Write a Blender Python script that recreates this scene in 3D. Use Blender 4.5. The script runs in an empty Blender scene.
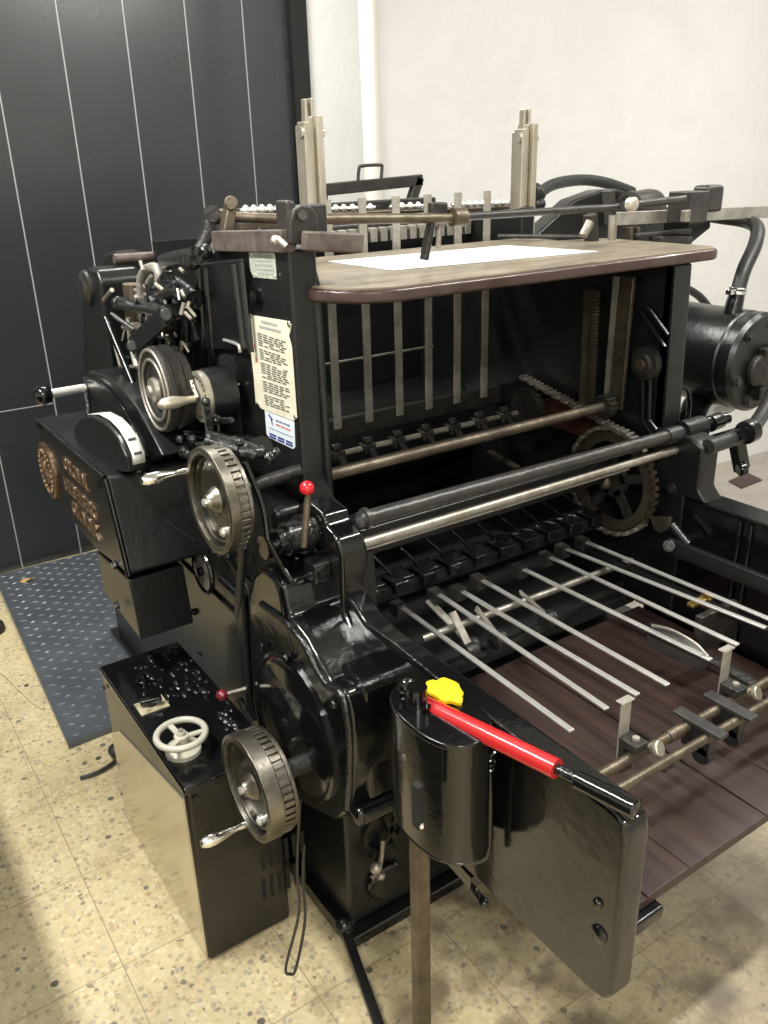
import bpy, bmesh, math, random
import numpy as np
from mathutils import Vector, Matrix
random.seed(7)
PI = math.pi
C = bpy.context.scene.collection
# ------------------------------------------------------------------ camera
F, YAW, TILT, ROLL, H = 858.336, math.radians(-33.511), math.radians(67.599), math.radians(-1.637), 1.7
RM = Matrix.Rotation(YAW, 3, 'Z') @ Matrix.Rotation(TILT, 3, 'X') @ Matrix.Rotation(ROLL, 3, 'Z')
cam = bpy.data.cameras.new('camera'); camo = bpy.data.objects.new('camera', cam); C.objects.link(camo)
camo.matrix_world = Matrix.Translation((0, 0, H)) @ RM.to_4x4()
cam.sensor_fit = 'VERTICAL'; cam.sensor_height = 24.0; cam.lens = F / 1024 * 24.0; cam.clip_start = .05
bpy.context.scene.camera = camo

def at(u, v, x=None, y=None, z=None):
    """real point seen at pixel (u, v) lying in the plane x=, y= or z= (metres)"""
    d = RM @ Vector(((u - 384) / F, -(v - 512) / F, -1))
    if x is not None: t = x / d.x
    elif y is not None: t = y / d.y
    else: t = (z - H) / d.z
    return Vector((d.x * t, d.y * t, H + d.z * t))
def yz(u, v, x): p = at(u, v, x=x); return (p.y, p.z)

# ------------------------------------------------------------------ materials
def nt(name):
    m = bpy.data.materials.new(name); m.use_nodes = True
    n = m.node_tree.nodes; b = n['Principled BSDF']
    return m, n, m.node_tree.links, b
def mat(name, col, rough=.5, metal=0, bump=0, bscale=60, var=0, vscale=8, col2=None, coat=0, stretch=None, rvar=0):
    m, n, l, b = nt(name)
    b.inputs['Base Color'].default_value = (*col, 1); b.inputs['Roughness'].default_value = rough
    b.inputs['Metallic'].default_value = metal; b.inputs['Coat Weight'].default_value = coat
    b.inputs['Coat Roughness'].default_value = .08
    tc = n.new('ShaderNodeTexCoord'); mp = n.new('ShaderNodeMapping'); l.new(tc.outputs['Object'], mp.inputs[0])
    if stretch: mp.inputs['Scale'].default_value = stretch
    if var:
        t = n.new('ShaderNodeTexNoise'); t.inputs['Scale'].default_value = vscale; t.inputs['Detail'].default_value = 6; t.inputs['Roughness'].default_value = .65
        l.new(mp.outputs[0], t.inputs['Vector'])
        r = n.new('ShaderNodeValToRGB'); r.color_ramp.elements[0].position = .5 - .28 / max(var, .3) * .5; r.color_ramp.elements[1].position = .5 + .28 / max(var, .3) * .5
        r.color_ramp.elements[0].color = (*col, 1); r.color_ramp.elements[1].color = (*(col2 or tuple(c * .5 for c in col)), 1)
        l.new(t.outputs['Fac'], r.inputs[0]); l.new(r.outputs[0], b.inputs['Base Color'])
        if rvar:
            q = n.new('ShaderNodeMapRange'); q.inputs[3].default_value = rough; q.inputs[4].default_value = rough + rvar
            l.new(t.outputs['Fac'], q.inputs[0]); l.new(q.outputs[0], b.inputs['Roughness'])
    if bump:
        t = n.new('ShaderNodeTexNoise'); t.inputs['Scale'].default_value = bscale; t.inputs['Detail'].default_value = 3
        l.new(mp.outputs[0], t.inputs['Vector'])
        k = n.new('ShaderNodeBump'); k.inputs['Strength'].default_value = bump; k.inputs['Distance'].default_value = .01
        l.new(t.outputs['Fac'], k.inputs['Height']); l.new(k.outputs[0], b.inputs['Normal'])
    return m
M = {}
M['enamel'] = mat('black_enamel', (.004, .0042, .0045), .15, 0, .10, 42, coat=.3)
M['enamel_rough'] = mat('black_enamel_lumpy', (.008, .0085, .009), .18, 0, .6, 70, coat=.3)
M['satin'] = mat('black_satin_paint', (.006, .0065, .007), .30, 0, .12, 40, var=.6, col2=(.011, .011, .011), vscale=12)
M['cast'] = mat('dark_cast_iron', (.016, .016, .0165), .42, .2, .35, 70, var=.8, col2=(.04, .036, .03), vscale=20)
M['greymetal'] = mat('painted_grey_iron', (.036, .036, .038), .36, .4, .2, 50, var=.8, col2=(.065, .06, .054), vscale=15)
M['panel'] = mat('oily_black_sheet_metal', (.018, .017, .014), .24, .25, .08, 15, var=.7, col2=(.03, .027, .02), vscale=7)
M['steel'] = mat('bare_steel', (.50, .48, .43), .34, .8, .08, 80, var=.8, col2=(.25, .22, .17), vscale=18, rvar=.2)
M['bright'] = mat('bright_steel', (.84, .84, .82), .32, .75, .03, 80, var=.5, col2=(.66, .64, .58), vscale=25)
M['chrome'] = mat('polished_steel', (.8, .8, .78), .12, 1, .03, 60)
M['worn'] = mat('worn_brown_steel', (.20, .165, .12), .4, .85, .2, 60, var=.9, col2=(.09, .075, .055), vscale=14, rvar=.2)
M['slat'] = mat('dull_steel_strip', (.44, .42, .37), .42, .55, .12, 60, var=.9, col2=(.28, .26, .22), vscale=22, rvar=.2)
M['wheel'] = mat('oiled_steel', (.30, .285, .25), .27, 1, .08, 90, var=.9, col2=(.14, .125, .095), vscale=16, rvar=.2)
M['web'] = mat('dark_oiled_wheel_web', (.10, .095, .08), .25, .9, .15, 50)
M['mirrorpanel'] = mat('floor_reflection_panel', (.62, .58, .47), .15, .8, .08, 5, var=.6, col2=(.50, .46, .36), vscale=6)  # glossy side; pale olive paints in the reflection of the bright floor
M['post'] = mat('pale_machined_steel', (.62, .585, .49), .42, .75, .08, 60, var=.9, col2=(.40, .36, .28), vscale=14, stretch=(1, 1, .3))
M['rust'] = mat('rusty_painted_bar', (.075, .05, .042), .5, .3, .25, 60, var=.9, col2=(.17, .14, .125), vscale=16)
M['copper'] = mat('old_bronze', (.22, .15, .09), .38, .8, .5, 90, var=.8, col2=(.12, .075, .05), vscale=40)
M['glint'] = mat('rubbed_bronze_letter', (.50, .37, .26), .3, .85, .08, 120, var=.9, col2=(.22, .14, .09), vscale=50)
M['red'] = mat('red_plastic', (.55, .012, .02), .22, 0, 0, coat=.5)
M['redtube'] = mat('red_enamel_tube', (.42, .014, .018), .26, 0, .05, 60, var=.6, col2=(.42, .02, .02), vscale=30, coat=.4)
M['maroon'] = mat('maroon_ball', (.16, .012, .02), .25, 0, 0, coat=.4)
M['yellow'] = mat('yellow_cloth', (.75, .52, .0), .75, 0, .3, 60)
M['paper'] = None
M['rubber'] = mat('black_rubber', (.02, .02, .021), .45, 0, .1, 40)
M['cream'] = mat('cream_painted_wheel', (.42, .41, .36), .3, 0, .1, 50, var=.7, col2=(.45, .43, .33), vscale=25)
M['whiteplate'] = mat('white_scale', (.72, .74, .70), .4, 0, 0)
M['aluplate'] = mat('stained_aluminium_label', (.62, .65, .56), .45, .3, .1, 60, var=.9, col2=(.40, .42, .34), vscale=60)
M['label'] = mat('paper_label', (.72, .70, .58), .4, 0, .02, 60, var=.7, col2=(.60, .58, .43), vscale=25)
M['sticker'] = mat('blue_white_sticker', (.70, .76, .80), .35)
M['ink'] = mat('label_ink', (.10, .10, .09), .6)
M['inkgrey'] = mat('grey_ink', (.33, .34, .33), .6)
M['inkblue'] = mat('blue_ink', (.02, .03, .22), .5)
M['inkred'] = mat('red_ink', (.6, .05, .05), .5)
M['tape'] = mat('old_tape', (.5, .45, .3), .5, 0, .3, 60, var=.8, col2=(.2, .17, .1), vscale=60)
M['brass'] = mat('brass', (.55, .38, .12), .35, .9)
M['redbrown'] = mat('oxide_red_guard', (.045, .014, .011), .45, 0, .2, 40)
M['cord'] = mat('cream_cord', (.55, .5, .3), .5)
M['leaf'] = mat('dry_leaf', (.45, .3, .12), .7)
M['void'] = mat('painted_dark_recess', (.004, .004, .004), .8)  # flat near-black, painted in for the dark inside slots and recesses
M['belt'] = mat('leather_belt', (.03, .028, .025), .4)
M['paper'] = mat('white_sheet', (.74, .76, .75), .5)
M['tablewood'] = mat('worn_pale_board', (.27, .225, .16), .36, 0, .05, 40, var=.9, col2=(.13, .105, .075), vscale=4, stretch=(1, 2.5, 1), coat=.15, rvar=.15)
M['tableedge'] = mat('oxblood_edge', (.036, .015, .013), .3, 0, .15, 50, var=.8, col2=(.065, .043, .036), vscale=9, coat=.2)
M['pipe'] = mat('white_pipe_paint', (.74, .72, .66), .5, 0, .1, 30)

def wood_board():
    m, n, l, b = nt('brown_varnished_planks')
    tc = n.new('ShaderNodeTexCoord'); mp = n.new('ShaderNodeMapping'); l.new(tc.outputs['Object'], mp.inputs[0]); mp.inputs['Scale'].default_value = (14, 1.2, 5)
    t = n.new('ShaderNodeTexNoise'); t.inputs['Scale'].default_value = 4; t.inputs['Detail'].default_value = 8; l.new(mp.outputs[0], t.inputs['Vector'])
    r = n.new('ShaderNodeValToRGB'); e = r.color_ramp.elements; e[0].position = .3; e[1].position = .7
    e[0].color = (.026, .0145, .013, 1); e[1].color = (.052, .030, .026, 1)
    l.new(t.outputs['Fac'], r.inputs[0]); l.new(r.outputs[0], b.inputs['Base Color'])
    b.inputs['Roughness'].default_value = .42
    k = n.new('ShaderNodeBump'); k.inputs['Strength'].default_value = .25; k.inputs['Distance'].default_value = .004
    l.new(t.outputs['Fac'], k.inputs['Height']); l.new(k.outputs[0], b.inputs['Normal'])
    return m
M['planks'] = wood_board()

def terrazzo():
    m, n, l, b = nt('terrazzo_tiles')
    geo = n.new('ShaderNodeNewGeometry')
    def vor(scale, feat='F1', rnd=1):
        v = n.new('ShaderNodeTexVoronoi'); v.inputs['Scale'].default_value = scale; v.feature = feat
        l.new(geo.outputs['Position'], v.inputs['Vector']); return v
    def ramp(src, stops):
        r = n.new('ShaderNodeValToRGB'); e = r.color_ramp.elements
        while len(e) < len(stops): e.new(.5)
        for i, (p, c) in enumerate(stops): e[i].position = p; e[i].color = (*c, 1)
        l.new(src, r.inputs[0]); return r
    def mix(f, a, c, mode='MIX'):
        x = n.new('ShaderNodeMix'); x.data_type = 'RGBA'; x.blend_type = mode
        if isinstance(f, float): x.inputs[0].default_value = f
        else: l.new(f, x.inputs[0])
        for s, i in ((a, 6), (c, 7)):
            if isinstance(s, tuple): x.inputs[i].default_value = (*s, 1)
            else: l.new(s, x.inputs[i])
        return x.outputs[2]
    # distort coordinates for angular chips
    v1 = vor(85); sep = n.new('ShaderNodeSeparateColor'); l.new(v1.outputs['Color'], sep.inputs[0])
    chip = ramp(sep.outputs[0], [(0, (.47, .39, .22)), (.35, (.56, .48, .29)), (.6, (.62, .55, .36)), (.80, (.40, .31, .17)), (.95, (.36, .33, .25)), (1, (.2, .17, .12))])
    edge = vor(85, 'DISTANCE_TO_EDGE'); em = ramp(edge.outputs['Distance'], [(0.02, (1, 1, 1)), (.16, (0, 0, 0))])
    base = mix(em.outputs[0], chip.outputs[0], (.55, .46, .27))
    v2 = vor(34); s2 = n.new('ShaderNodeSeparateColor'); l.new(v2.outputs['Color'], s2.inputs[0])
    big = ramp(s2.outputs[1], [(.93, (0, 0, 0)), (.94, (1, 1, 1))])
    near = ramp(v2.outputs['Distance'], [(.28, (1, 1, 1)), (.34, (0, 0, 0))])
    mm = n.new('ShaderNodeMath'); mm.operation = 'MULTIPLY'; l.new(big.outputs[0], mm.inputs[0]); l.new(near.outputs[0], mm.inputs[1])
    bigc = ramp(s2.outputs[2], [(0, (.06, .05, .04)), (.4, (.30, .28, .22)), (.7, (.25, .13, .07)), (1, (.5, .45, .33))])
    base = mix(mm.outputs[0], base, bigc.outputs[0])
    # stains
    ns = n.new('ShaderNodeTexNoise'); ns.inputs['Scale'].default_value = 1.7; ns.inputs['Detail'].default_value = 6; ns.inputs['Roughness'].default_value = .6; l.new(geo.outputs['Position'], ns.inputs['Vector'])
    st = ramp(ns.outputs['Fac'], [(.35, (.62, .58, .54)), (.52, (1, 1, 1)), (.75, (1.0, .96, .9))])
    base = mix(.8, base, st.outputs[0], 'MULTIPLY')
    # oily soiling below the press
    sp = n.new('ShaderNodeSeparateXYZ'); l.new(geo.outputs['Position'], sp.inputs[0])
    def mr(src, a, c):
        q = n.new('ShaderNodeMapRange'); q.inputs[1].default_value = a; q.inputs[2].default_value = c; l.new(src, q.inputs[0]); return q.outputs[0]
    n3 = n.new('ShaderNodeTexNoise'); n3.inputs['Scale'].default_value = 9; n3.inputs['Detail'].default_value = 5; l.new(geo.outputs['Position'], n3.inputs['Vector'])
    grime = ramp(n3.outputs['Fac'], [(.46, (0, 0, 0)), (.66, (1, 1, 1))])
    gx = mr(sp.outputs['X'], .45, .85)
    g2 = n.new('ShaderNodeMath'); g2.operation = 'MULTIPLY'; l.new(grime.outputs[0], g2.inputs[0]); l.new(gx, g2.inputs[1])
    g3 = n.new('ShaderNodeMath'); g3.operation = 'MULTIPLY'; l.new(g2.outputs[0], g3.inputs[0]); g3.inputs[1].default_value = .85
    base = mix(g3.outputs[0], base, (.10, .075, .045))
    # greyer tiles to the right
    base = mix(mr(sp.outputs['X'], .8, 1.5), base, mix(.55, base, (.31, .265, .225)))
    base = mix(mr(sp.outputs['X'], 1.9, 2.6), base, mix(.7, base, (.36, .34, .32)))
    # joints
    def joint(axis, off):
        a = n.new('ShaderNodeMath'); a.operation = 'SUBTRACT'; l.new(sp.outputs[axis], a.inputs[0]); a.inputs[1].default_value = off
        p = n.new('ShaderNodeMath'); p.operation = 'PINGPONG'; l.new(a.outputs[0], p.inputs[0]); p.inputs[1].default_value = .1645
        c = n.new('ShaderNodeMath'); c.operation = 'LESS_THAN'; l.new(p.outputs[0], c.inputs[0]); c.inputs[1].default_value = .0012; return c.outputs[0]
    j = n.new('ShaderNodeMath'); j.operation = 'MAXIMUM'; l.new(joint('X', .267), j.inputs[0]); l.new(joint('Y', 1.871 - .329 * 8), j.inputs[1])
    base = mix(j.outputs[0], base, (.26, .20, .12))
    l.new(base, b.inputs['Base Color'])
    rr = n.new('ShaderNodeMapRange'); rr.inputs[3].default_value = .35; rr.inputs[4].default_value = .6; l.new(n3.outputs['Fac'], rr.inputs[0]); l.new(rr.outputs[0], b.inputs['Roughness'])
    return m
M['floor'] = terrazzo()
def wallmat():
    m, n, l, b = nt('white_plaster')
    geo = n.new('ShaderNodeNewGeometry')
    t = n.new('ShaderNodeTexNoise'); t.inputs['Scale'].default_value = 1.6; t.inputs['Detail'].default_value = 9; t.inputs['Roughness'].default_value = .6; l.new(geo.outputs['Position'], t.inputs['Vector'])
    r = n.new('ShaderNodeValToRGB'); e = r.color_ramp.elements; e[0].position = .3; e[1].position = .6
    e[0].color = (.70, .69, .665, 1); e[1].color = (.76, .755, .735, 1)
    l.new(t.outputs['Fac'], r.inputs[0]); l.new(r.outputs[0], b.inputs['Base Color']); b.inputs['Roughness'].default_value = .65
    t2 = n.new('ShaderNodeTexNoise'); t2.inputs['Scale'].default_value = 14; t2.inputs['Detail'].default_value = 6; l.new(geo.outputs['Position'], t2.inputs['Vector'])
    k = n.new('ShaderNodeBump'); k.inputs['Strength'].default_value = .25; k.inputs['Distance'].default_value = .02; l.new(t2.outputs['Fac'], k.inputs['Height']); l.new(k.outputs[0], b.inputs['Normal'])
    return m
M['wall'] = wallmat()
M['ceiling'] = mat('ceiling_paint', (.75, .74, .7), .8)
M['blackwall'] = mat('charcoal_painted_panels', (.020, .0225, .025), .25, 0, .05, 5, var=.6, col2=(.025, .028, .031), vscale=2)
M['blackwall'].node_tree.nodes['Principled BSDF'].inputs['Specular IOR Level'].default_value = .85
M['seam'] = mat('pale_panel_seam', (.30, .31, .31), .5)
M['diamond'] = mat('grey_diamond_plate', (.15, .17, .195), .34, .5, .1, 50, var=.7, col2=(.10, .115, .135), vscale=8)

# ------------------------------------------------------------------ mesh builder
class MB:
    def __init__(s): s.bm = bmesh.new()
    def _add(s, verts, faces):
        vs = [s.bm.verts.new(v) for v in verts]
        for f in faces:
            try: s.bm.faces.new([vs[i] for i in f])
            except ValueError: pass
        return s
    def box(s, x0, x1, y0, y1, z0, z1):
        return s._add([(x, y, z) for x in (x0, x1) for y in (y0, y1) for z in (z0, z1)],
                      [(0, 1, 3, 2), (4, 6, 7, 5), (0, 4, 5, 1), (2, 3, 7, 6), (0, 2, 6, 4), (1, 5, 7, 3)])
    def obox(s, p, q, w, h, up=(0, 0, 1)):           # bar from p to q, width w, height h
        p = Vector(p); q = Vector(q); d = (q - p).normalized(); u = Vector(up)
        a = d.cross(u)
        if a.length < 1e-4: a = d.cross(Vector((1, 0, 0)))
        a.normalize(); u = a.cross(d).normalized()
        vs = [e + a * (i * w / 2) + u * (j * h / 2) for e in (p, q) for i, j in ((-1, -1), (1, -1), (1, 1), (-1, 1))]
        return s._add(vs, [(0, 1, 2, 3), (7, 6, 5, 4), (0, 4, 5, 1), (1, 5, 6, 2), (2, 6, 7, 3), (3, 7, 4, 0)])
    def prism(s, poly, a0, a1, axis='x'):             # poly in the other two axes
        def P(p, a):
            return {'x': (a, p[0], p[1]), 'y': (p[0], a, p[1]), 'z': (p[0], p[1], a)}[axis]
        n = len(poly)
        vs = [P(p, a0) for p in poly] + [P(p, a1) for p in poly]
        return s._add(vs, [tuple(range(n)), tuple(range(2 * n - 1, n - 1, -1))] + [(i, i + n, (i + 1) % n + n, (i + 1) % n) for i in range(n)])
    def lathe(s, prof, p, ax, seg=32):                # prof: [(t along axis, r)]
        p = Vector(p); ax = Vector(ax).normalized()
        a = ax.cross(Vector((0, 0, 1)))
        if a.length < .01: a = ax.cross(Vector((1, 0, 0)))
        a.normalize(); b = ax.cross(a)
        rows = []
        for t, r in prof:
            rows.append([s.bm.verts.new(p + ax * t + (a * math.cos(2 * PI * k / seg) + b * math.sin(2 * PI * k / seg)) * max(r, 1e-5)) for k in range(seg)])
        for i in range(len(rows) - 1):
            for k in range(seg):
                s.bm.faces.new((rows[i][k], rows[i][(k + 1) % seg], rows[i + 1][(k + 1) % seg], rows[i + 1][k]))
        for row in (rows[0], rows[-1]):
            s.bm.faces.new(row)
        return s
    def cyl(s, p, q, r, seg=20, r2=None):
        p = Vector(p); q = Vector(q); L = (q - p).length
        return s.lathe([(0, r), (L, r if r2 is None else r2)], p, q - p, seg)
    def ring(s, p, ax, ro, ri, t, seg=48):            # annulus slab
        return s.lathe([(0, ri), (0, ro), (t, ro), (t, ri), (0, ri)], p, ax, seg) if False else s._ring(p, ax, ro, ri, t, seg)
    def _ring(s, p, ax, ro, ri, t, seg):
        p = Vector(p); ax = Vector(ax).normalized(); a = ax.cross(Vector((0, 0, 1)))
        if a.length < .01: a = ax.cross(Vector((1, 0, 0)))
        a.normalize(); b = ax.cross(a)
        prof = [(0, ri), (0, ro), (t, ro), (t, ri)]
        rows = [[s.bm.verts.new(p + ax * tt + (a * math.cos(2 * PI * k / seg) + b * math.sin(2 * PI * k / seg)) * r) for k in range(seg)] for tt, r in prof]
        for i in range(4):
            for k in range(seg):
                s.bm.faces.new((rows[i][k], rows[i][(k + 1) % seg], rows[(i + 1) % 4][(k + 1) % seg], rows[(i + 1) % 4][k]))
        return s
    def torus(s, c, ax, R, r, seg=40, rs=12, sz=1.0):
        c = Vector(c); ax = Vector(ax).normalized(); a = ax.cross(Vector((0, 0, 1)))
        if a.length < .01: a = ax.cross(Vector((1, 0, 0)))
        a.normalize(); b = ax.cross(a)
        rows = []
        for k in range(seg):
            d = a * math.cos(2 * PI * k / seg) + b * math.sin(2 * PI * k / seg)
            rows.append([s.bm.verts.new(c + d * (R + r * math.cos(2 * PI * j / rs)) + ax * (r * sz * math.sin(2 * PI * j / rs))) for j in range(rs)])
        for k in range(seg):
            for j in range(rs):
                s.bm.faces.new((rows[k][j], rows[(k + 1) % seg][j], rows[(k + 1) % seg][(j + 1) % rs], rows[k][(j + 1) % rs]))
        return s
    def sph(s, c, r, seg=20, sc=(1, 1, 1)):
        m = Matrix.Translation(c) @ Matrix.Diagonal((*sc, 1))
        bmesh.ops.create_uvsphere(s.bm, u_segments=seg, v_segments=seg // 2, radius=r, matrix=m); return s
    def tube(s, pts, r, seg=10, smooth=True, sub=6):
        pts = [Vector(p) for p in pts]
        if smooth and len(pts) > 2:
            out = []
            for i in range(len(pts) - 1):
                p0 = pts[max(i - 1, 0)]; p1 = pts[i]; p2 = pts[i + 1]; p3 = pts[min(i + 2, len(pts) - 1)]
                for k in range(sub):
                    t = k / sub
                    out.append(.5 * ((2 * p1) + (p2 - p0) * t + (2 * p0 - 5 * p1 + 4 * p2 - p3) * t * t + (3 * p1 - p0 - 3 * p2 + p3) * t ** 3))
            out.append(pts[-1]); pts = out
        rows = []; prev = None
        for i, p in enumerate(pts):
            d = (pts[min(i + 1, len(pts) - 1)] - pts[max(i - 1, 0)]).normalized()
            if prev is None:
                a = d.cross(Vector((0, 0, 1)))
                if a.length < .05: a = d.cross(Vector((1, 0, 0)))
            else: a = prev - d * prev.dot(d)
            a.normalize(); prev = a; b = d.cross(a)
            rr = r(i / (len(pts) - 1)) if callable(r) else r
            rows.append([s.bm.verts.new(p + (a * math.cos(2 * PI * k / seg) + b * math.sin(2 * PI * k / seg)) * rr) for k in range(seg)])
        for i in range(len(rows) - 1):
            for k in range(seg):
                s.bm.faces.new((rows[i][k], rows[i][(k + 1) % seg], rows[i + 1][(k + 1) % seg], rows[i + 1][k]))
        s.bm.faces.new(rows[0]); s.bm.faces.new(rows[-1]); return s
    def hexbolt(s, c, ax, r=.009, h=.007):
        s.cyl(Vector(c), Vector(c) + Vector(ax).normalized() * h * .4, r * 1.35, 20)
        return s.cyl(Vector(c), Vector(c) + Vector(ax).normalized() * h, r, 6)
    def spring(s, p, q, R, r, turns):
        p = Vector(p); q = Vector(q); d = (q - p).normalized(); a = d.cross(Vector((0, 1, .01))).normalized(); b = d.cross(a)
        n = int(turns * 12)
        return s.tube([p + (q - p) * (i / n) + (a * math.cos(i / 12 * 2 * PI) + b * math.sin(i / 12 * 2 * PI)) * R for i in range(n + 1)], r, 6, smooth=False)
    def build(s, name, m, parent=None, bevel=0, smooth=True, seg=3, label=None, origin=None):
        bmesh.ops.recalc_face_normals(s.bm, faces=s.bm.faces)
        org = Vector((0, 0, 0))
        if parent is not None: org = Vector(parent['_o'])
        elif origin is not None: org = Vector(origin)
        else:
            xs = [v.co for v in s.bm.verts]
            org = Vector(((min(v.x for v in xs) + max(v.x for v in xs)) / 2, (min(v.y for v in xs) + max(v.y for v in xs)) / 2, min(v.z for v in xs)))
        bmesh.ops.translate(s.bm, verts=s.bm.verts, vec=-org)
        me = bpy.data.meshes.new(name); s.bm.to_mesh(me); s.bm.free()
        me.materials.append(m)
        o = bpy.data.objects.new(name, me); C.objects.link(o)
        o['_o'] = tuple(org)
        if parent is not None: o.parent = parent
        else: o.location = org
        if bevel:
            b = o.modifiers.new('bevel', 'BEVEL'); b.width = bevel; b.segments = seg; b.limit_method = 'ANGLE'; b.angle_limit = math.radians(35)
        if smooth:
            for p in me.polygons: p.use_smooth = True
            if not bevel:
                me.set_sharp_from_angle(angle=math.radians(40))
            else:
                w = o.modifiers.new('wn', 'WEIGHTED_NORMAL'); w.keep_sharp = True
        if label: o['label'] = label
        return o
def empty(name, loc, label, cat, group=None):
    o = bpy.data.objects.new(name, None); C.objects.link(o); o.location = loc; o['_o'] = tuple(loc)
    o['label'] = label; o['category'] = cat
    if group: o['group'] = group
    return o
def tag(o, label, cat, group=None, kind=None):
    o['label'] = label; o['category'] = cat
    if group: o['group'] = group
    if kind: o['kind'] = kind
    return o
def struct(o): o['kind'] = 'structure'; return o
def arc(cy, cz, r, a0, a1, n):
    return [(cy + r * math.cos(math.radians(a0 + (a1 - a0) * i / n)), cz + r * math.sin(math.radians(a0 + (a1 - a0) * i / n))) for i in range(n + 1)]
def text(parent, name, body, m, p0, right, up, width, height, depth=.001, bold=False):
    """raised or printed lettering, its baseline starting at p0"""
    cu = bpy.data.curves.new(name, 'FONT'); cu.body = body; cu.extrude = depth; cu.offset = .012 if bold else 0; cu.size = 1; cu.extrude = 0
    t = bpy.data.objects.new(name, cu); C.objects.link(t)
    dg = bpy.context.evaluated_depsgraph_get(); me = bpy.data.meshes.new_from_object(t.evaluated_get(dg))
    C.objects.unlink(t); bpy.data.objects.remove(t)
    xs = [v.co.x for v in me.vertices]; ys = [v.co.y for v in me.vertices]
    sx = width / (max(xs) - min(xs)); sy = height / (max(ys) - min(ys))
    r = Vector(right).normalized(); u = Vector(up).normalized(); nn = r.cross(u)
    org = Vector(parent['_o']) if parent is not None else Vector((0, 0, 0))
    bm = bmesh.new(); bm.from_mesh(me)
    if depth > 0:
        g = bmesh.ops.extrude_face_region(bm, geom=bm.faces[:])
        ev = [e for e in g['geom'] if isinstance(e, bmesh.types.BMVert)]
        for v in ev: v.co.z += depth
    for v in bm.verts:
        x = (v.co.x - min(xs)) * sx; y = (v.co.y - min(ys)) * sy; z = v.co.z
        v.co = Vector(p0) + r * x + u * y + nn * z - org
    bmesh.ops.recalc_face_normals(bm, faces=bm.faces)
    bm.to_mesh(me); bm.free(); me.materials.clear(); me.materials.append(m)
    o = bpy.data.objects.new(name, me); C.objects.link(o); o['_o'] = tuple(org); o.parent = parent
    return o

# ================================================================== ROOM
XL, XR, YF, YB, ZC = -2.6, 5.6, -2.6, 3.9, 3.1
struct(MB().box(XL, XR, YF, YB + .1, -.08, 0).build('floor', M['floor'], smooth=False))
struct(MB().box(XL, XR, YF, YB + .1, ZC, ZC + .08).build('ceiling', M['ceiling'], smooth=False))
bw = struct(MB().box(-2.6, 2.19, YB, YB + .1, 0, ZC).build('wall_back', M['blackwall'], smooth=False))
sm = MB()
for k in range(-14, 6): sm.box(.847 + .2667 * k - .0025, .847 + .2667 * k + .0025, YB - .0015, YB + .01, 0, ZC)
for k, zz in ((0, .735), (1, .93)): sm.box(-2.6, .84, YB - .0015, YB + .01, .733, .737) if k == 0 else None
struct(sm.build('trim_1', M['seam'], smooth=False))
struct(MB().box(2.13, 2.215, YB - .04, YB + .1, 0, ZC).build('trim_2', M['satin'], smooth=False))
# white wall: a recess reveal from the black panels forward, then the long wall
wp = [(2.205, 4.0), (2.205, 3.89), (2.72, 3.89), (2.09, 3.07), (5.6, 2.72), (5.6, 4.0)]
struct(MB().prism(wp, 0, ZC, 'z').build('wall_right', M['wall'], smooth=False))
struct(MB().box(XL - .1, XL, YF, YB, 0, ZC).build('wall_left', M['wall'], smooth=False))
struct(MB().box(XL, XR, YF - .1, YF, 0, ZC).build('wall_front', M['wall'], smooth=False))
struct(MB().box(XR, XR + .1, YF, 2.75, 0, ZC).build('wall_far_side', M['wall'], smooth=False))
pt = at(365, 60, y=3.03); pb = at(378, 60, y=3.03)
p = MB().cyl((2.03, 3.075, 0), (2.03, 3.075, ZC), .038, 24)
p.ring((2.03, 3.075, 2.27), (0, 0, 1), .044, .03, .02, 24)
tag(p.build('wall_pipe', M['pipe']), 'white painted vertical pipe running down the corner of the white wall', 'pipe')
# ceiling lights
def lamp(x, y, sx, sy, pw, n):
    e = empty('ceiling_light', (x, y, ZC - .06), n, 'light')
    MB().box(x - sx / 2 - .03, x + sx / 2 + .03, y - sy / 2 - .03, y + sy / 2 + .03, ZC - .03, ZC).build('fixture', M['pipe'], e)
    l = bpy.data.lights.new('tube', 'AREA'); l.shape = 'RECTANGLE'; l.size = sx; l.size_y = sy; l.energy = pw; l.color = (1, .985, .94)
    o = bpy.data.objects.new('tube_glow', l); C.objects.link(o); o.location = (0, 0, .02); o.parent = e
lamp(2.3, .5, 1.25, .10, 50, 'long fluorescent ceiling light above the delivery end of the press')
lamp(-.45, 1.7, .10, 1.25, 80, 'long fluorescent ceiling light left of the press near the black wall')
lamp(-.5, -1.5, 1.25, .10, 75, 'long fluorescent ceiling light behind the viewer on the left')
lamp(1.2, 3.05, 1.25, .10, 34, 'long ceiling light added close to the black wall to brighten the white wall recess')  # extra lamp, added to lift the wall recess and upper black panels
lamp(3.8, 1.3, .10, 1.25, 22, 'long fluorescent ceiling light near the white wall on the right')
# unseen cupboard shape, added left of view to cast the floor shadow
sb = empty('shadow_caster', (-.42, 1.65, 0), 'dark cupboard shape added out of view beyond the left edge to cast a shadow on the tiles', 'cupboard')
MB().box(-.80, -.08, .80, 2.38, .04, 1.02).build('caster_body', M['satin'], sb, bevel=.006)
MB().box(-.82, -.06, .78, 2.40, 1.02, 1.05).build('caster_top', M['greymetal'], sb, bevel=.004)
for yy in (.86, 1.62): MB().box(-.08, -.068, yy, yy + .70, .10, .98).build('door', M['satin'], sb, bevel=.003)
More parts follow.
